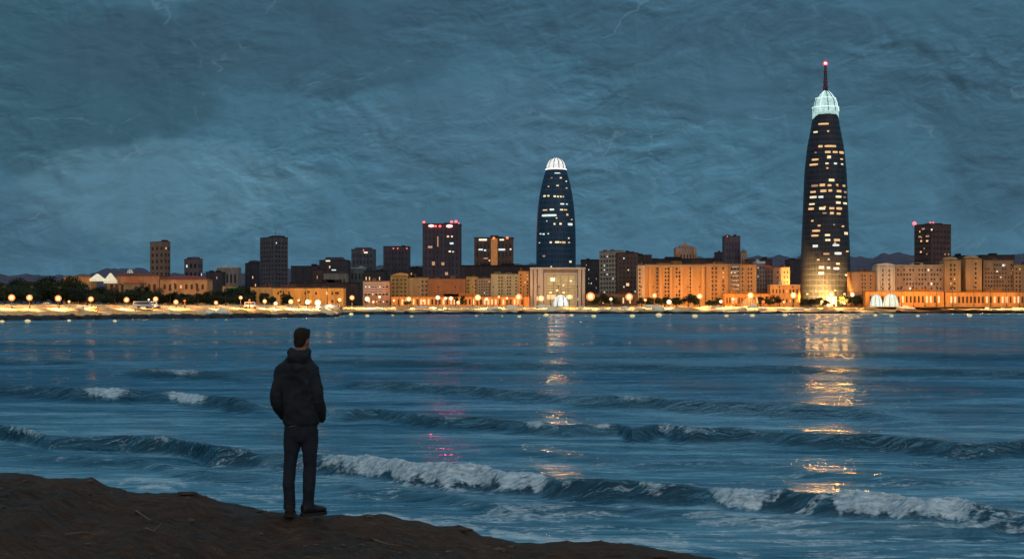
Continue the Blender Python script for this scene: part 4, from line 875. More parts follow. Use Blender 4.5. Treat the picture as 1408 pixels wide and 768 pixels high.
# floodlights washing the facades; masts, heads and beach beams added for brightness
flood_m = mat('flood_housing', (.03,.03,.03), .5); fl_me = me_of(bxm(-.5,.5,-.35,.35,0,.8), 'housing', flood_m, False)
FL = [(110,840,.5),(165,870,.6),(200,870,.5),(240,870,.8),(270,870,.7),(350,850,.9),(390,828,1.1),(420,828,1.2),(450,828,1.2),
      (517,986,.8),(549,986,.8),(576,986,.8),(603,986,.8),(626,986,.7),(650,986,.8),(678,986,.9),(700,986,.9),(720,986,1),(741,974,.9),(768,974,1.1),(794,974,.9),
      (838,988,.8),(882,984,1.1),(898,984,1.2),(914,984,1.2),(930,984,1.2),(946,984,1.2),(962,984,1.2),(980,984,1.1),(996,984,1.1),(1012,984,1.0),(1030,984,1.1),(1046,984,.5),(1072,984,1.1),(1090,984,1.0),
      (1186,984,1.0),(1212,984,1.2),(1224,984,1.1),(1240,984,1.1),(1256,984,1.1),(1272,984,1.1),(1288,984,1.0),(1310,984,1.2),(1339,984,1.2),(1362,984,.9),(1384,984,.9),(1402,984,.9)]
flood_labels = labels(FL, 'small black floodlight with added mast', 'below')
for (px, D, pw), lab in zip(FL, flood_labels):
    t = thing('floodlight', lab, 'floodlight', (X(px, D), D, 4.9), 0, 'floodlights washing the waterfront facades')
    link(bpy.data.objects.new('housing', fl_me), t)
    p = link(bpy.data.objects.new('mast', U_pole), t); p.location = (0, .2, .8); p.scale = (1, 1, 12.4)
    hd = link(bpy.data.objects.new('added_lamp_head', fl_me), t); hd.location = (0, .2, 13.2)
    spot('facade_beam', t, (0, .8, 13), (0, 1, -.12), 2900*pw, (1,.45,.15), 150, .9, .5)
    spot('facade_beam', t, (0, .6, .9), (0, 1, .35), 1800*pw, (1,.42,.10), 125, .9, .5)
    if px > 470: spot('added_beach_beam', t, (0, -.6, 13.1), (0, -.85, -.75), 56000, (1,.54,.18), 74, .8, .5)
BF = [(6+k*38, 0) for k in range(13)]  # masts added along the left shore to brighten its beach
for (px, _), lab in zip(BF, labels(BF, 'short added twin-headed beach floodlight', 'by')):
    D = float(shore_D(px))+36; t = thing('floodlight', lab, 'floodlight', (X(px, D), D, 4.0), 0, 'short added floodlights over the left beach')  # added floodlight, only brightens the beach
    p = link(bpy.data.objects.new('mast', U_pole), t); p.scale = (.8, .8, 6)
    hd = link(bpy.data.objects.new('added_lamp_head', fl_me), t); hd.location = (0, 0, 5.8)
    spot('added_beach_beam', t, (0, -.8, 6), (0, -1, -.62), 4800, (1,.50,.15), 62, .8, .4)
    spot('added_beach_beam', t, (0, -.9, 5.8), (.2, -.5, -1), 2600, (1,.50,.16), 96, .8, .4)
# stronger floods up the tallest tower
for k, (dx, pw) in enumerate(((-12, 1), (-4, 1.1), (4, 1.1), (12, 1))):
    t = thing('floodlight', f'{ORD[k]} of four larger floodlights under the tallest tower, from left', 'floodlight', (X(1135,1000)+dx, 992, 5), 0, 'floodlights under the tallest tower')
    o = link(bpy.data.objects.new('housing', fl_me), t); o.scale = (1.8,1.8,1.8)
    spot('flood_beam', t, (0, 1.0, 1.6), (0, .88, .34), 760000*pw, (1,.46,.11), 66, 1, .8)

# quay lamps added for glints: tall masts whose light breaks up on the waves
QUAY = [(1110,404,(1,.36,.07),1),(1122,400,(1,.42,.10),1),(1135,403,(1,.26,.04),1),(1148,399,(1,.42,.10),1),(1161,404,(1,.36,.07),1),(757,402,(1,.42,.12),.4),(766,399,(1,.75,.5),.35),(775,402,(1,.18,.06),.35)]
qn = ['leftmost added amber quay lamp before the tallest tower','second added quay lamp from left before the tallest tower','middle added amber quay lamp before the tallest tower','fourth added quay lamp from left before the tallest tower','rightmost added amber quay lamp before the tallest tower',
      'left added quay lamp of three before the stone portal building','white middle added quay lamp before the stone portal building','right added quay lamp of three before the stone portal building']
for (px, py, col, pw), lab in zip(QUAY, qn):
    D = float(shore_D(px))+30; t = thing('added_quay_lamp', lab, 'street lamp', (X(px, D), D, 4.6), 0, 'tall added quay lamps facing the sea'); zc_ = Z(py, D)-4.6
    p = link(bpy.data.objects.new('pole', U_pole), t); p.scale = (1.2, 1.2, zc_-.6)  # mast of the added quay lamp
    obj('added_lamp_head', bxm(-.9, .9, -.3, .5, zc_-.7, zc_+.7), flood_m, t)
    obj('lens', bxm(-.75, .75, -.36, -.303, zc_-.55, zc_+.55), emi('added_quay_lens', (1,.55,.18), 2.0), t)
    spot('quay_glint_beam', t, (0, -1.6, zc_), (0, -1, -.015), 7500*pw, col, 60, .3, 1.5)
# pale rocks heaped along the beach
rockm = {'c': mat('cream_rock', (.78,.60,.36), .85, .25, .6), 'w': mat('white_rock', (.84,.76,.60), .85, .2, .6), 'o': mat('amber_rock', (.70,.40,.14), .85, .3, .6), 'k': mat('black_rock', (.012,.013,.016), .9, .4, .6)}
ROCKS = []
x = 474
while x < 1190:
    w = random.uniform(9, 24); tone = random.choice('ccwwo' if x < 1050 else 'cooc')
    ROCKS.append((x+w/2, random.uniform(421.5, 426), w, random.uniform(2.2, 3.8), tone)); x += w*random.uniform(1.0, 1.9)
ROCKS += [(1245,422,26,5,'w'),(1275,421,22,4.5,'c'),(1300,421,24,6,'w'),(1322,422,20,5,'w'),(1342,421,24,6,'w'),(1368,421.5,18,5,'w'),(1384,421,16,5,'w'),(1405,420.5,12,5,'c'),
          (1235,427,26,5,'o'),(1296,427,20,5,'o'),(1365,427.5,22,5,'o'),(745,421,14,5,'w'),(757,424,12,6,'w'),(703,422,16,5,'w'),(1035,421,14,4,'w'),(905,424,18,8,'w'),(893,421,14,5,'w'),(1020,424,14,4,'c')]
ROCKS += [(12,432,20,6,'o'),(40,431,22,6,'o'),(70,432,24,7,'o'),(100,431,26,6,'o'),(128,430,20,6,'o'),(165,431,26,7,'o'),(196,431,24,6,'o'),(225,430,20,6,'c'),(258,430,22,6,'o'),(288,428,16,6,'w'),(305,427,16,7,'w'),(330,428,22,6,'o'),(360,428,26,6,'o'),(392,429,22,6,'o'),(420,429,24,6,'c'),(448,429,26,7,'c'),(424,433,22,4,'o'),(110,422,14,4,'w'),(128,423,16,3,'o'),(455,420.5,20,5,'w'),(440,422,14,4,'w')]
rock_labels = labels(ROCKS, lambda it: {'c':'cream beach rock','w':'white beach rock','o':'amber-lit beach rock'}[it[4]], 'below')
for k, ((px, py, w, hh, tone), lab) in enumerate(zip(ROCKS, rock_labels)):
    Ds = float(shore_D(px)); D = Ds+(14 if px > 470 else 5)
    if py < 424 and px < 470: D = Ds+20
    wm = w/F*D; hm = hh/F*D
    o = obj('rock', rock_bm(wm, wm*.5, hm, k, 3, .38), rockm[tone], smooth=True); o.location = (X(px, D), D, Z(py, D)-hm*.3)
    tag(o, lab, 'rock', 'pale rocks along the far beach')

# dome tents, canopies
def dome_tent(px, py, w, h_, m, lab, gr, D=985, zb=4.7):
    wm = w/F*D/2; hm = h_/F*D
    t = thing('dome_tent', lab, 'tent', (X(px, D), D, zb), 0, gr)
    prof = [(wm*math.cos(a)**.8, hm*math.sin(a)) for a in [i*math.pi/2/9 for i in range(9)]]+[(wm*.04, hm)]
    obj('canopy', lathe(prof, 28, 1, .8), m, t, True)
    for k in range(8):
        an = 2*math.pi*(k+.5)/8; bm = bmesh.new(); tube(bm, [(math.cos(an)*r*1.01, math.sin(an)*r*.81, z) for r, z in prof], .16, 5); obj('rib', bm, mat('tent_pole', (.2,.2,.16)), t)
tw = emi('tent_white_glow', (.92,1,.80), .85, (.7,.7,.6), .45, .5)
dome_tent(1205, 410, 17, 17, tw, 'tall glowing white dome right of the tallest tower, smaller of two', 'glowing white domes')
dome_tent(1225, 410, 21, 18, emi('tent_cream_glow', (1,.95,.66), .8, (.7,.7,.6), .4, .5), 'wide glowing cream dome beside the smaller white dome', 'glowing white domes')
dome_tent(771, 412, 22, 16, emi('tent_ice_glow', (.85,1,.95), .85, (.7,.7,.7), .5, .6), 'glowing icy white dome before the stone portal building', 'glowing white domes', 968)
dome_tent(64, 417, 17, 9, emi('tent_amber_glow', (1,.62,.20), .9, (.7,.5,.3), .4, .5), 'low glowing amber dome among the left trees', 'glowing white domes', 480, 3.3)
dome_tent(1030, 412, 22, 13, emi('tent_orange_glow', (1,.40,.08), .55, (.6,.3,.1), .4, .4), 'orange glowing dome below the curved-balcony block', 'glowing white domes', 984)
dome_tent(179, 374, 9, 6, mat('white_dome_paint', (.85,.83,.75)), 'tiny white dome on the hall roofline at left', None, 905, Z(376, 905))
def marquee(px, yt, yb, w, D, lab):
    zb = Z(yb, D); t = thing('marquee', lab, 'tent', (X(px, D), D, zb), 0, 'white marquees'); wm = w/F*D/2; hm = (yb-yt)/F*D
    bm = bmesh.new(); prism(bm, [(-wm,-wm*.6),(wm,-wm*.6),(wm,wm*.6),(-wm,wm*.6)], hm*.45, hm*.98, .12); box(bm, -wm, wm, -wm*.6, wm*.6, hm*.25, hm*.447)
    obj('roof', bm, emi('marquee_cream', (1,.85,.5), .5, (.8,.75,.6), .4, .5), t)
    for sx in (-1, 1):
        for sy in (-1, 1):
            bm = bmesh.new(); tube(bm, [(sx*wm*.96, sy*wm*.57, -6), (sx*wm*.96, sy*wm*.57, hm*.25)], .15, 6); obj('pole', bm, mat('tent_pole', (.2,.2,.16)), t)
marquee(134, 376, 390, 19, 820, 'cream flat-topped marquee at the left treetops'); marquee(152, 375, 394, 16, 820, 'peaked cream marquee right of the flat-topped one')
# van parked
def van(px, D, zb, lab, col, L0=5.2, rz=0, gr='vans parked on the left waterfront'):
    t = thing('van', lab, 'van', (X(px, D), D, zb), rz, gr)
    bm = bmesh.new(); box(bm, -L0/2, L0/2, -1, 1, .45, 1.2); prism(bm, [(-L0/2+.1,-.95),(L0/2-.9,-.95),(L0/2-.9,.95),(-L0/2+.1,.95)], 1.198, 2.4, .93); bmesh.ops.bevel(bm, geom=bm.edges[:], offset=.08, segments=2, affect='EDGES')
    obj('body', bm, mat('van_paint', col, .4, .1), t)
    obj('window', bxm(-L0/2+.6, L0/2-1.2, -1.02, -.9, 1.5, 2.1), glass_dark, t)
    for sx in (-1.5, 1.5):
        for sy in (-1, 1):
            bm = bmesh.new(); tube(bm, [(sx, sy*.85, .38), (sx, sy*1.02, .38)], .38, 14); obj('wheel', bm, mat('tyre', (.02,.02,.02)), t)
for px, w, lab, c in ((197, 7, 'pale blue van left of the lamp near the tan house', (.35,.45,.55)), (212, 3.6, 'small white van under the lamp near the tan house', (.7,.7,.7)), 
                   (345, 5, 'white van left of the warehouse lamps', (.8,.8,.78)), ):
    van(px, float(shore_D(px))+22, 3.5, lab, c, w)
# lawn
o = obj('lawn', lathe([(5.5,0),(5,1.2),(3,2.2),(.5,2.6)], 24, 1.3, .7), mat('lawn_green', (.10,.19,.03), .9, .4, .6), smooth=True); o.location = (X(325,850), 850, Z(400,850)); tag(o, 'small lit green mound between the left trees', 'lawn')

# lamp reflections on the far water, built as small glowing floats
REFLECTIONS = [(3,442.5,3.6),(38,442.5,4.6),(95,441,3),(158,441.5,3),(483,432.6,3.6),(505,434.6,3.4),(540,433.4,2.4),(566,435,2.8),(655,434,2.2),(690.5,434,1.6),(714,435.3,3),(751,434,4.2),(786,433.8,3.2),(816.5,435.4,4),(869.5,435.4,4.4),(906,434.6,5.2),(955.5,435.6,4.6),(999,434.6,3.4),(1034.5,434.6,4),(1079.5,433.8,4),(1203.5,433.8,3),(1226,434.6,3.2),(1262,434.4,3),(1333,434.6,4.2)]
reflection_m = emi('reflection_cream', (.95,.75,.34), .5, (.75,.66,.38), .3, 1.5); reflection_p = emi('reflection_peach', (.95,.50,.26), .42, (.7,.45,.28), .3, 1.5)
reflection_labels = labels(REFLECTIONS, 'dull glowing lamp reflection', 'on the water before')
for k, ((px, py, r), lab) in enumerate(zip(REFLECTIONS, reflection_labels)):
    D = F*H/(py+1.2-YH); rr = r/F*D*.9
    t = thing('reflection', lab, 'reflection', (X(px, D), D, rr*.45), 0, 'lamp reflections built along the far shore'); pk = px in (540, 655, 690.5, 566)
    obj('reflection_body', lathe([(rr*.15,-rr*.6),(rr*.7,-rr*.25),(rr*1.0,rr*.1),(rr*.92,rr*.4),(rr*.5,rr*.66),(rr*.1,rr*.72)], 20), reflection_p if pk else reflection_m, t, True)
    bm = bmesh.new(); tube(bm, [(0,0,rr*.7),(0,0,rr*1.0)], rr*.08, 6); obj('added_stem', bm, mat('added_stem_iron', (.1,.08,.05)), t)

# sea-wall of dark rocks at the waterline is the terrain edge itself; a few black boulders break it
BK = [(8+i*24+random.uniform(-6,6), random.uniform(6,14)) for i in range(19)]+[(480+i*27+random.uniform(-8,8), random.uniform(8,18)) for i in range(35)]
bk_labels = labels([(a, b_) for a, b_ in BK], 'black waterline boulder', 'below')
for k, ((px, w), lab) in enumerate(zip(BK, bk_labels)):
    D = float(shore_D(px))+.3; wm = w/F*D; hm = random.uniform(1.4, 2.6)*(D/950)
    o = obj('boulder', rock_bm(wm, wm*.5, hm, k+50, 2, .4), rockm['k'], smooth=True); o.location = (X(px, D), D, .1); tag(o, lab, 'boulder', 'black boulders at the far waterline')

# ============================================================ TREES
leaf_m = []
for k, c in enumerate(((.022,.034,.014), (.034,.046,.016), (.016,.026,.014))):
    leaf_m.append(mat('foliage_%s' % 'abc'[k], c, .9, .6, .9))
bark = mat('bark', (.05,.035,.025), .9, .3, 2)
crowns = []
for s in range(6):
    rs = random.Random(s*7+1); bm = bmesh.new()
    cl = [(rs.uniform(-.33,.33), rs.uniform(-.3,.3), rs.uniform(.34,.8), rs.uniform(.14,.26)) for _ in range(11)]
    cl += [(math.cos(a)*.38, math.sin(a)*.34, rs.uniform(.32,.62), rs.uniform(.10,.18)) for a in (0,1.1,2.2,3.1,4.2,5.3)]
    for (cx, cy, cz, cr) in cl:
        for _ in range(int(900*cr)):
            v = Vector((rs.gauss(0,1), rs.gauss(0,1), rs.gauss(0,1))).normalized()*cr*rs.uniform(.45,1.12)
            c = Vector((cx, cy, cz))+Vector((v.x, v.y, v.z*.75)); u = Vector((rs.gauss(0,1), rs.gauss(0,1), rs.gauss(0,1))).normalized(); w = u.orthogonal().normalized(); sz = rs.uniform(.018,.036)
            bm.faces.new([bm.verts.new(c+a) for a in (u*sz, w*sz*.8, -u*sz, -w*sz*.8)])
    crowns.append(me_of(bm, 'crown', leaf_m[s % 3], False))
bm = bmesh.new(); tube(bm, [(0,0,0),(.01,0,.2),(.0,.01,.5)], [.035,.025,.012], 7)
for a in (.5, 2.4, 4.3): tube(bm, [(0,0,.28),(math.cos(a)*.14,math.sin(a)*.14,.48),(math.cos(a)*.24,math.sin(a)*.24,.62)], [.016,.010,.004], 5)
trunk_me = me_of(bm, 'trunk', bark)
TREES = []
def trow(x0, x1, n, y0, y1, w0, w1, dd):
    for k in range(n):
        TREES.append((x0+(x1-x0)*(k+.5)/n+random.uniform(-3,3), random.uniform(y0, y1), random.uniform(w0, w1), random.uniform(*dd)))
trow(-8, 108, 11, 374, 386, 26, 36, (90, 140)); trow(-10, 110, 8, 388, 396, 24, 34, (50, 70)); trow(100, 215, 8, 388, 396, 20, 28, (70, 110)); trow(105, 225, 7, 396, 402, 20, 28, (40, 55))
trow(215, 350, 11, 397, 403, 16, 24, (60, 120)); trow(220, 350, 8, 402, 406, 16, 22, (40, 50)); trow(290, 345, 4, 388, 394, 14, 18, (130, 160)); TREES += [(363,401,14,100),(374,404,12,90),(395,402,15,90),(392,408,10,60)]
TREES += [(817,404,13,44),(828,403,14,44),(838,404,14,42),(848,406,10,42),(883,407,13,40),(893,408,11,40),(905,406,14,40),(915,407,13,40),(926,407,13,40),(933,408,12,38),(947,402,18,44),(957,406,10,40),(975,410,10,36),(986,409,12,36),
          (1047,406,9,40),(1059,406,12,40),(1069,403,11,40),(1107,410,12,36),(1116,408,16,36),(1127,409,14,36),(1136,411,10,36),(1156,403,9,38),(1166,403,12,38),(1177,405,12,38),(1186,406,12,38),(1196,408,10,36),(1405,404,10,40),(560,409,9,36),(628,404,6,40),(636,405,6,40)]
TREES.sort(key=lambda t_: t_[0])
tl = labels(TREES, lambda it: 'tall dark tree' if it[1] < 392 else 'low dark tree' if it[1] < 404 else 'small dark bushy tree', 'before')
for k, ((px, yt, w, off), lab) in enumerate(zip(TREES, tl)):
    Ds = float(shore_D(px)); D = Ds+off; zb = 4.2 if off < 200 else 5
    if px < 470: D = Ds+off*1.3; zb = 4.0
    h_ = (Z(yt, D)-zb)/.98; wm = w/F*D/.86
    t = thing('tree', lab, 'tree', (X(px, D), D, zb), random.uniform(0, 6.28), 'trees along the far waterfront')
    a = link(bpy.data.objects.new('trunk', trunk_me), t); a.scale = (wm*.8, wm*.8, h_)
    c = link(bpy.data.objects.new('crown', crowns[k % 6]), t); c.scale = (wm, wm, h_)

# ============================================================ PERSON
def loft(bm, rings, seg=20):
    """rings: (centre, rx, ry, tilt matrix or None)"""
    R_ = []
    for c, rx, ry, M in rings:
        rr = []
        for k in range(seg):
            a = 2*math.pi*k/seg; ca, sa = math.cos(a), math.sin(a); e = .86
            v = Vector((rx*math.copysign(abs(ca)**e, ca), ry*math.copysign(abs(sa)**e, sa), 0))
            if M is not None: v = M @ v
            rr.append(bm.verts.new(Vector(c)+v))
        R_.append(rr)
    for a, b in zip(R_, R_[1:]):
        for k in range(seg): bm.faces.new((a[k], a[(k+1)%seg], b[(k+1)%seg], b[k]))
    bm.faces.new(R_[0][::-1]); bm.faces.new(R_[-1])
def limb(bm, pts, seg=16):
    """pts: (x,y,z,r) or (x,y,z,rx,ry)"""
    n = len(pts); rings = []
    for i, p in enumerate(pts):
        a = Vector(pts[max(0, i-1)][:3]); b = Vector(pts[min(n-1, i+1)][:3]); t = (b-a).normalized()
        q = Vector((0,0,1)).rotation_difference(t) if t.z > -.2 else Vector((0,0,-1)).rotation_difference(t)
        rings.append((p[:3], p[3], p[4] if len(p) > 4 else p[3], q.to_matrix()))
    loft(bm, rings, seg)
def ellip(bm, c, r, rot=None, sub=3):
    g = bmesh.ops.create_icosphere(bm, subdivisions=sub, radius=1)
    M = rot.to_matrix() if rot else Matrix.Identity(3)
    for v in g['verts']: v.co = M @ Vector((v.co.x*r[0], v.co.y*r[1], v.co.z*r[2]))+Vector(c)
def fuse(name, bm, m, parent, voxel=.008, smooth=4, disp=0, dscale=6, dstretch=(1,1,1), loc=(0,0,0)):
    from mathutils import noise as mn
    bmesh.ops.recalc_face_normals(bm, faces=bm.faces[:])
    me = bpy.data.meshes.new('tmp'); bm.to_mesh(me); bm.free(); o = bpy.data.objects.new('tmp', me); C.objects.link(o)
    r = o.modifiers.new('r', 'REMESH'); r.mode = 'VOXEL'; r.voxel_size = voxel
    s = o.modifiers.new('s', 'SMOOTH'); s.iterations = smooth; s.factor = .5
    dg = bpy.context.evaluated_depsgraph_get(); dg.update()
    m2 = bpy.data.meshes.new_from_object(o.evaluated_get(dg)); bpy.data.objects.remove(o); bpy.data.meshes.remove(me)
    if disp:
        nrm = [v.normal.copy() for v in m2.vertices]
        for v, n in zip(m2.vertices, nrm):
            q = Vector((v.co.x*dstretch[0], v.co.y*dstretch[1], v.co.z*dstretch[2]))*dscale
            d = 1-abs(mn.noise(q))*2; d2 = mn.noise(q*2.7+Vector((3,1,4)))
            v.co += n*(d*.7+d2*.3)*disp
    m2.polygons.foreach_set('use_smooth', [True]*len(m2.polygons)); m2.materials.clear(); m2.materials.append(m)
    m2.name = name
    ob = bpy.data.objects.new(name, m2); C.objects.link(ob)
    if parent is not None: ob.parent = parent
    return ob
skin = mat('skin', (.20,.095,.06), .6, .15, 12); 
def cloth(name, col, sc=90, rough=.9):
    m, N, L, b = nt(name); tc = N.new('ShaderNodeTexCoord'); n = noise(N, L, tc.outputs['Object'], 9, 6, .65); w = noise(N, L, tc.outputs['Object'], sc, 3, .6)
    r = ramp(N, [(.3, tuple(c*.55 for c in col)), (.72, tuple(c*1.6 for c in col))]); L.new(n.outputs[0], r.inputs[0]); L.new(r.outputs[0], b.inputs['Base Color'])
    b.inputs['Roughness'].default_value = rough; b.inputs['Specular IOR Level'].default_value = .25
    bp = N.new('ShaderNodeBump'); bp.inputs['Strength'].default_value = .5; bp.inputs['Distance'].default_value = .004; L.new(w.outputs[0], bp.inputs['Height']); L.new(bp.outputs[0], b.inputs['Normal'])
    return m
jack = cloth('black_jacket_cloth', (.010,.013,.018)); trou = cloth('navy_trouser_cloth', (.010,.014,.022)); shoe_m = cloth('black_leather', (.008,.008,.009), 60, .6); hair_m = cloth('dark_hair', (.012,.008,.006), 200)
PD = 13.75; pxc = 412; px0 = X(pxc, PD); g0 = H-(705.5-YH)/F*PD
def hand(bm, wrist, d, side):
    """palm, four bent fingers and a thumb; d = pointing direction"""
    d = Vector(d).normalized(); s = Vector((side, 0, 0)); s = (s-d*s.dot(d)).normalized(); up = d.cross(s)*side
    w = Vector(wrist)
    limb(bm, [(*w, .026, .020), (*(w+d*.03), .034, .018), (*(w+d*.08), .040, .016), (*(w+d*.095), .036, .012)], 12)
    for k, (o_, l) in enumerate(((-.030,.072),(-.010,.082),(.010,.078),(.028,.060))):
        b0 = w+d*.085+up*o_
        b1 = b0+d*l*.5+s*-.004; b2 = b1+d*l*.3-s*.016; b3 = b2+d*l*.14-s*.016
        limb(bm, [(*b0, .0095), (*b1, .009), (*b2, .0082), (*b3, .006)], 8)
    t0 = w+d*.025-up*.028; t1 = t0+d*.03-up*.024; t2 = t1+d*.03-up*.008
    limb(bm, [(*t0, .013), (*t1, .011), (*t2, .008)], 8)
bm = bmesh.new()
# legs, torso, arms of the body itself (under the clothes)
LH = (-.075, 0, .86); RH = (.085, 0, .86)
limb(bm, [(-.095,-.005,.05,.034), (-.092,0,.10,.036), (-.098,-.012,.30,.052), (-.085,.005,.48,.050), (-.075,.01,.66,.072), (-.06,.005,.84,.085)])
limb(bm, [(.085,-.005,.05,.034), (.082,0,.10,.036), (.092,-.012,.30,.052), (.092,.01,.48,.050), (.088,.012,.66,.072), (.075,.005,.84,.085)])
for sx, yaw, cx, cy in ((-1, .15, -.095, 0), (1, -.75, .085, 0)):
    f = Vector((math.sin(-yaw), math.cos(-yaw), 0))
    bq = Vector((cx, cy, .035))
    limb(bm, [(*(bq-f*.045), .032, .03), (*(bq+f*.03), .036, .032), (*(bq+f*.11), .040, .022), (*(bq+f*.17), .028, .014)], 12)
loft(bm, [((.01,0,.80),.13,.095,None), ((.01,0,.92),.145,.10,None), ((.0,.005,1.06),.125,.09,None), ((-.015,.01,1.22),.150,.10,None), ((-.02,.0,1.36),.168,.10,None), ((-.018,-.005,1.44),.150,.078,None), ((-.005,-.005,1.49),.075,.065,None)])
limb(bm, [(-.130,-.005,1.40,.046), (-.185,-.03,1.27,.042), (-.215,-.055,1.12,.038), (-.195,0,1.03,.036), (-.165,.075,.965,.028)])
limb(bm, [(.095,-.005,1.40,.046), (.152,-.03,1.27,.042), (.190,-.05,1.12,.038), (.190,0,1.02,.036), (.185,.06,.945,.028)])
hand(bm, (-.165,.072,.968), (.18,.55,-.62), 1); hand(bm, (.175,.058,.955), (-.30,.60,-.42), -1)
# neck and head, turned a little to the right
limb(bm, [(-.005,-.005,1.46,.062,.060), (.002,0,1.53,.056,.058), (.012,.010,1.60,.058,.062)])
HM = Matrix.Translation((.018,.012,1.562)) @ Matrix.Diagonal((.86,.90,.97,1)) @ Matrix.Rotation(R(-27), 4, 'Z') @ Matrix.Rotation(R(-4), 4, 'X')
hb = bmesh.new()
loft(hb, [((0,.055,-.002),.026,.030,None), ((0,.040,.012),.048,.050,None), ((0,.022,.035),.058,.074,None), ((0,.006,.07),.066,.090,None), ((0,-.002,.105),.071,.098,None), ((0,-.006,.145),.073,.099,None), ((0,-.008,.180),.067,.092,None), ((0,-.010,.205),.050,.072,None), ((0,-.010,.222),.024,.036,None)], 24)
limb(hb, [(0,.096,.118,.007,.008), (0,.108,.095,.010,.012), (0,.112,.080,.015,.013), (0,.100,.074,.015,.010)], 10)      # nose
for sx in (-1, 1):
    ellip(hb, (sx*.074,-.008,.100), (.010,.020,.033), Euler((R(-12),0,R(sx*-18))), 2)        # ears
    ellip(hb, (sx*.031,.088,.113), (.013,.009,.009), None, 2)                                # eyes
ellip(hb, (0,.092,.048), (.024,.012,.006), None, 2); ellip(hb, (0,.091,.038), (.020,.012,.007), None, 2)    # lips
ellip(hb, (0,.082,.128), (.050,.014,.008), None, 2); ellip(hb, (0,.080,.010), (.020,.016,.014), None, 2)   # brow, chin
for v in hb.verts: v.co = HM @ v.co
tm = bpy.data.meshes.new('h'); hb.to_mesh(tm); hb.free(); bm.from_mesh(tm); bpy.data.meshes.remove(tm)
person = fuse('person', bm, skin, None, .0055, 3)
person.location = (px0, PD, g0)
tag(person, 'person in dark hooded jacket standing on the bank, back turned, hands in pockets', 'person')
# jacket
bm = bmesh.new()
loft(bm, [((.018,.0,.868),.158,.116,None), ((.018,.0,.885),.168,.124,None), ((.016,.0,.915),.170,.128,None), ((.006,-.002,1.0),.172,.128,None), ((-.006,0,1.10),.176,.128,None), ((-.016,.004,1.22),.186,.130,None), ((-.022,0,1.33),.200,.128,None), ((-.022,-.005,1.385),.198,.118,None), ((-.020,-.008,1.43),.178,.106,None), ((-.014,-.006,1.465),.138,.096,None), ((-.006,-.004,1.50),.110,.090,None), ((.002,-.002,1.545),.092,.086,None), ((.008,.0,1.580),.078,.080,None)], 32)
limb(bm, [(-.120,-.004,1.40,.055,.075), (-.168,-.010,1.375,.062,.075), (-.186,-.020,1.32,.060,.068), (-.201,-.036,1.25,.056,.062), (-.214,-.058,1.16,.053,.058), (-.217,-.058,1.10,.051,.056), (-.200,-.010,1.035,.053,.056), (-.175,.050,.975,.048), (-.150,.095,.940,.044)])
limb(bm, [(.078,-.004,1.40,.055,.075), (.126,-.010,1.375,.062,.075), (.146,-.020,1.32,.060,.068), (.162,-.036,1.25,.056,.062), (.180,-.055,1.16,.053,.058), (.186,-.055,1.09,.051,.056), (.190,-.015,1.03,.054,.056), (.197,.025,.965,.049), (.190,.055,.915,.044), (.186,.07,.895,.036)])
ellip(bm, (-.125,.085,.955), (.055,.05,.06)); ellip(bm, (.160,.075,.93), (.045,.05,.065))    # pocket bulges
# hood lying on the shoulders
for k in range(14):
    a = math.pi*(1.0+k/13.0); 
for q0, q1 in ((-20, 200),):
    pts = []
    for k in range(15):
        a = R(q0+(q1-q0)*k/14.0); pts.append((-.002+.080*math.cos(a), -.004-.060*math.sin(a), 1.558-.022*math.sin(a), .026+.014*max(0, math.sin(a)), .030))
    limb(bm, pts, 14)
ellip(bm, (-.006,-.088,1.495), (.098,.046,.068), Euler((R(14),0,0)))
ellip(bm, (-.010,-.110,1.41), (.070,.030,.05), Euler((R(10),0,0)))
jk = fuse('jacket', bm, jack, person, .006, 3, .017, 7.5, (1,1,.9))
# hem band and cuffs
bm = bmesh.new(); loft(bm, [((.018,.0,.858),.160,.118,None), ((.018,.0,.862),.170,.126,None), ((.018,.0,.895),.171,.127,None), ((.018,0,.900),.160,.118,None)], 40); obj('hem_band', bm, jack, person, True)
bm = bmesh.new()
pts = [(.018+.163*math.cos(a), .121*math.sin(a), .858+.006*math.sin(a*3)+.012*(math.cos(a))) for a in [R(205+k*8) for k in range(15)]]
tube(bm, pts, .0036, 6); obj('shirt_edge', bm, cloth('grey_shirt', (.13,.12,.13)), person, True)
# trousers
bm = bmesh.new()
loft(bm, [((.012,0,.70),.120,.090,None), ((.012,0,.76),.150,.110,None), ((.014,0,.83),.156,.114,None), ((.016,0,.90),.150,.108,None)], 28)
limb(bm, [(-.097,-.002,.045,.054,.060), (-.099,0,.075,.056,.062), (-.098,-.004,.12,.051,.058), (-.103,-.014,.30,.054,.062), (-.094,-.002,.46,.056,.064), (-.084,.006,.58,.066,.080), (-.066,.006,.70,.085,.096), (-.056,.004,.80,.092,.100)], 20)
limb(bm, [(.083,-.002,.045,.056,.062), (.084,0,.075,.058,.064), (.086,-.004,.12,.053,.060), (.094,-.014,.30,.056,.064), (.099,.002,.46,.058,.066), (.098,.008,.58,.067,.082), (.092,.008,.70,.084,.096), (.082,.004,.80,.092,.100)], 20)
fuse('trousers', bm, trou, person, .006, 3, .009, 8, (1.2,1.2,.55))
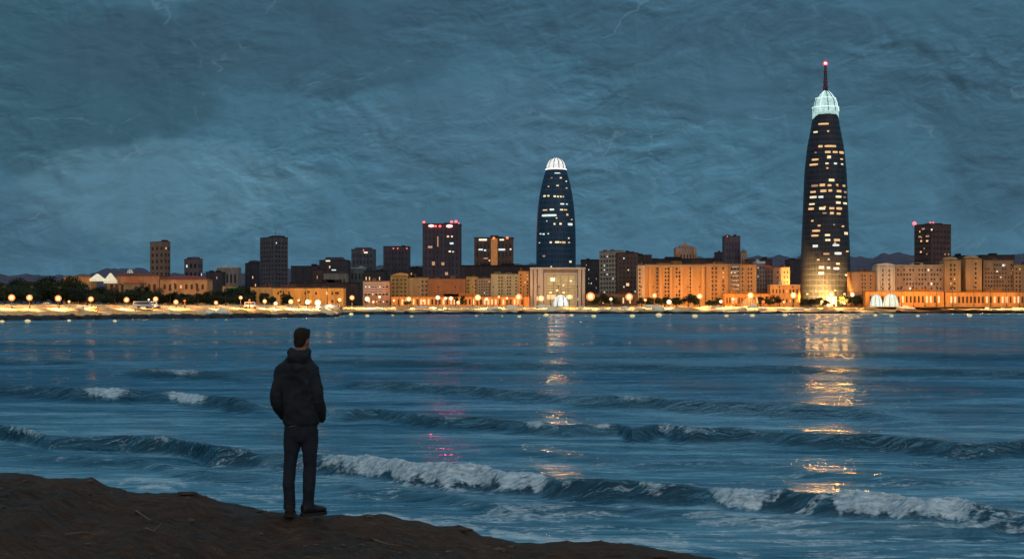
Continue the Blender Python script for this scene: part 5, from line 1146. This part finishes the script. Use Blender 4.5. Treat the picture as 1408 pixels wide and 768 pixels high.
# shoes
for sx, yaw, cx, cy in ((-1, .12, -.095, 0), (1, -.85, .088, .0)):
    f = Vector((math.sin(-yaw), math.cos(-yaw), 0)); bq = Vector((cx, cy, 0)); Mz = Matrix.Rotation(yaw, 4, 'Z')
    bm = bmesh.new()
    prof = [(-.075,.034,.05), (-.055,.044,.055), (-.01,.046,.060), (.05,.050,.048), (.11,.053,.036), (.16,.047,.030), (.19,.026,.024)]
    rings = []
    for (yy, w, hh) in prof:
        rings.append([Mz @ Vector((math.cos(a)*w, yy, hh*(1+math.sin(a))*.98)) for a in [2*math.pi*k/16 for k in range(16)]])
    VV = [[bm.verts.new(v+bq) for v in r_] for r_ in rings]
    for a, b in zip(VV, VV[1:]):
        for k in range(16): bm.faces.new((a[k], a[(k+1)%16], b[(k+1)%16], b[k]))
    bm.faces.new(VV[0][::-1]); bm.faces.new(VV[-1])
    limb(bm, [(cx, cy, .06, .045, .050), (cx, cy, .11, .044, .047)], 14)
    sh_ = fuse('shoe', bm, shoe_m, person, .005, 3)
    bm = bmesh.new(); so_ = [Mz @ Vector(p)+bq for p in [(-.03,-.083,-.022),(.03,-.083,-.022),(.046,-.03,-.022),(.048,.06,-.022),(.056,.12,-.022),(.044,.18,-.022),(.015,.203,-.022),(-.015,.203,-.022),(-.044,.18,-.022),(-.056,.12,-.022),(-.048,.06,-.022),(-.046,-.03,-.022)]]
    a = [bm.verts.new(v) for v in so_]; b = [bm.verts.new(v+Vector((0,0,.030))) for v in so_]; bm.faces.new(a[::-1]); bm.faces.new(b)
    for k in range(12): bm.faces.new((a[k], a[(k+1)%12], b[(k+1)%12], b[k]))
    obj('sole', bm, mat('rubber_sole', (.015,.014,.013)), sh_)
# hair
hb = bmesh.new()
loft(hb, [((0,-.056,.045),.042,.036,None), ((0,-.044,.075),.060,.055,None), ((0,-.026,.11),.072,.078,None), ((0,-.012,.15),.076,.098,None), ((0,-.008,.190),.073,.097,None), ((0,-.008,.218),.056,.078,None), ((0,-.008,.238),.028,.04,None)], 24)
ellip(hb, (0,.062,.205), (.055,.045,.030)); 
for v in hb.verts: v.co = HM @ v.co
fuse('hair', hb, hair_m, person, .005, 2, .006, 30)

# ============================================================ CAMERA / RENDER
cam = bpy.data.cameras.new('camera'); co = link(bpy.data.objects.new('camera', cam)); co.location = (0, 0, H); co.rotation_euler = (R(90), 0, 0)
cam.lens = 50; cam.sensor_width = 36; cam.shift_y = (YH-384)/1408; cam.clip_start = .1; cam.clip_end = 9000
S.camera = co
S.render.engine = 'CYCLES'; S.render.resolution_x = 1024; S.render.resolution_y = 558
S.view_settings.view_transform = 'Standard'; S.view_settings.look = 'None'; S.view_settings.exposure = 0; S.view_settings.gamma = 1
S.cycles.sample_clamp_indirect = 6; S.cycles.max_bounces = 6; S.cycles.use_denoising = True; S.cycles.caustics_reflective = False
